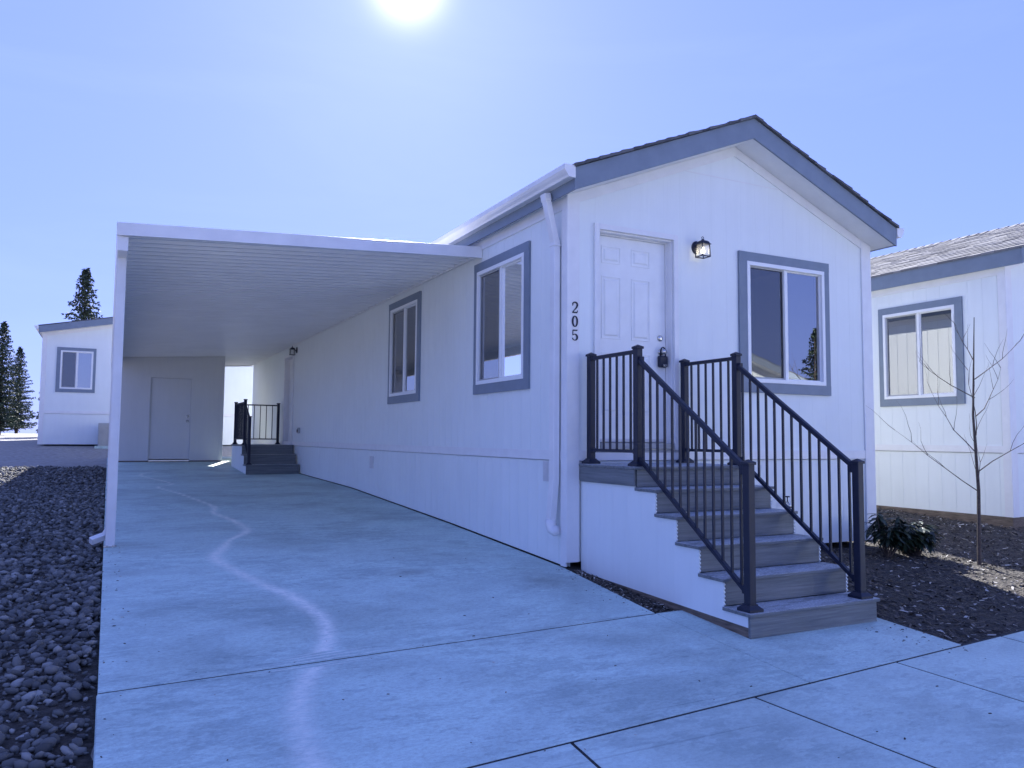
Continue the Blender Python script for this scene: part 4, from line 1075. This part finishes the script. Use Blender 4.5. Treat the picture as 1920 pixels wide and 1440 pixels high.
def sapling(x, y, h, label, seed):
    rnd = random.Random(seed); z0 = gz(y)-.03
    t = thing('bare_sapling', (x, y, z0), label, 'tree')
    tr = MB(); br = MB()
    tr.tube([(x, y, z0), (x+.03, y, z0+h*.3), (x+.01, y+.02, z0+h*.6), (x+.05, y, z0+h)], [.022, .017, .012, .004], 8)
    tr.build('trunk', M['bark'], t)
    def grow(p, d, L, r, lv):
        pts = [p]; q = p.copy(); dd_ = d.copy()
        for i in range(5):
            dd_ = (dd_ + Vector((rnd.gauss(0, .13), rnd.gauss(0, .13), .06))).normalized(); q = q + dd_*L/5; pts.append(q.copy())
        br.tube(pts, [r*(1-.16*i) for i in range(6)], 5)
        if lv:
            for i in (2, 3, 4, 5):
                s = Vector((rnd.gauss(0, .6), rnd.gauss(0, .6), rnd.uniform(.1, .6)))
                grow(pts[i], (dd_+s).normalized(), L*rnd.uniform(.35, .6), r*.5, lv-1)
    for i in range(9):
        a = i*2.4+.4; zz = z0+h*(.22+.075*i)
        grow(Vector((x+.02, y, zz)), Vector((math.cos(a), math.sin(a), .75)).normalized(), h*(.42-.028*i), .006, 1)
    br.build('branches', M['bark'], t)
sapling(4.35, -1.05, 2.6, 'thin bare sapling in the mulch in front of the right neighbour\'s window', 12)

def conifer_mesh(h, r, seed):
    rnd = random.Random(seed); mb = MB(); U = rnd.uniform
    nbr = int(h*20); ga = 2.39996
    for k in range(nbr):
        t0 = (k+U(-.6, .6))/nbr; z = h*(.07+.92*max(0, min(1, t0))); f = 1-z/h
        a = k*ga+U(-.4, .4); L = (r*(f**.85)*U(.62, 1.12)+.10)
        o_ = Vector((math.cos(a), math.sin(a), 0)); s = Vector((-o_.y, o_.x, 0)); rise = U(-.32, -.02)+.35*(1-f)
        n = max(4, int(L/.13)); bend = U(.02, .14)
        for i in range(n):
            t = (i+.6)/n; c = Vector((0, 0, z)) + o_*L*t + Vector((0, 0, rise*L*t + bend*L*t*t))
            wd = (.30*L*(1-t*.7)*.55+.07)
            for sg in (-1, 1, 0):
                q = c + s*sg*wd*U(.5, 1.15) + o_*wd*U(.3, .8) + Vector((0, 0, U(-.20, .06)))
                e = q-c
                for j in range(3):
                    m_ = c + e*(.25+.3*j); dv = Vector((U(-1, 1), U(-1, 1), U(-.9, .5))); dv.normalize(); w2 = dv.cross(e).normalized()*U(.03, .07)
                    mb.face([m_-w2, m_+w2, m_+e*.3+dv*U(.07, .16)])
    mb.face([(-.05, 0, h*.93), (.05, 0, h*.93), (0, 0, h)])
    tr = MB(); tr.tube([(0, 0, 0), (0, 0, h*.5), (0, 0, h*.97)], [h*.018, h*.011, .01], 8)
    return mb, tr
def conifer(x, y, h, r, label, seed):
    t = thing('conifer_tree', (0, 0, 0), label, 'tree', 'conifers beyond the homes')
    a, b = conifer_mesh(h, r, seed); b.build('trunk', M['tree_bark'], t); a.build('crown', M['needle'], t, fix=False)
    t.location = (x, y, gz(y)-.05); return t
c1 = conifer(-5.2, 44, 9.6, 2.3, 'tall dark conifer just left of the carport post, beyond the far home', 21)
def cc(src, x, y, s, rz, label, g='conifers beyond the homes'):
    c = copy_tree(src); c.location = (x, y, gz(y)-.05); c.scale = (s, s, s); c.rotation_euler = (0, 0, rz); c['label'] = label; c['group'] = g; return c
cc(c1, -9.6, 50, .72, 1.2, 'dark conifer at the far left, shorter than the one by the post')
cc(c1, -12.6, 49, 1.0, 2.2, 'tallest of the far left conifers, at the picture edge')
cc(c1, -10.9, 75, .8, 4.2, 'small distant conifer low behind the other far left ones')
cc(c1, -15.5, 80, 1.0, 5.2, 'distant conifer farthest back at the picture edge')
cc(c1, 24.6, -19, .72, .7, 'taller conifer across the street, nearer the mirrored home', 'conifers across the street')
cc(c1, 27.6, -21, .66, 2.9, 'shorter conifer across the street, farther from the mirrored home', 'conifers across the street')
for i, (x, y, sc, rz) in enumerate([(-15, 6, .5, 0), (-17, 10, .62, 1), (-14.5, 13.5, .48, 2), (-18, 17, .66, 3), (-15.5, 20.5, .55, 4), (-19, 25, .7, 5), (-16, 30, .6, .5)]):
    cc(c1, x, y, sc, rz, ['low conifer at the near end of the row left of the drive', 'conifer second from the near end of the left row', 'smallest conifer of the left row, third from the near end', 'bushy conifer in the middle of the left row', 'conifer just past the middle of the left row', 'tallest conifer of the left row', 'last conifer of the left row, farthest from the street'][i], 'conifers in a row left of the drive')
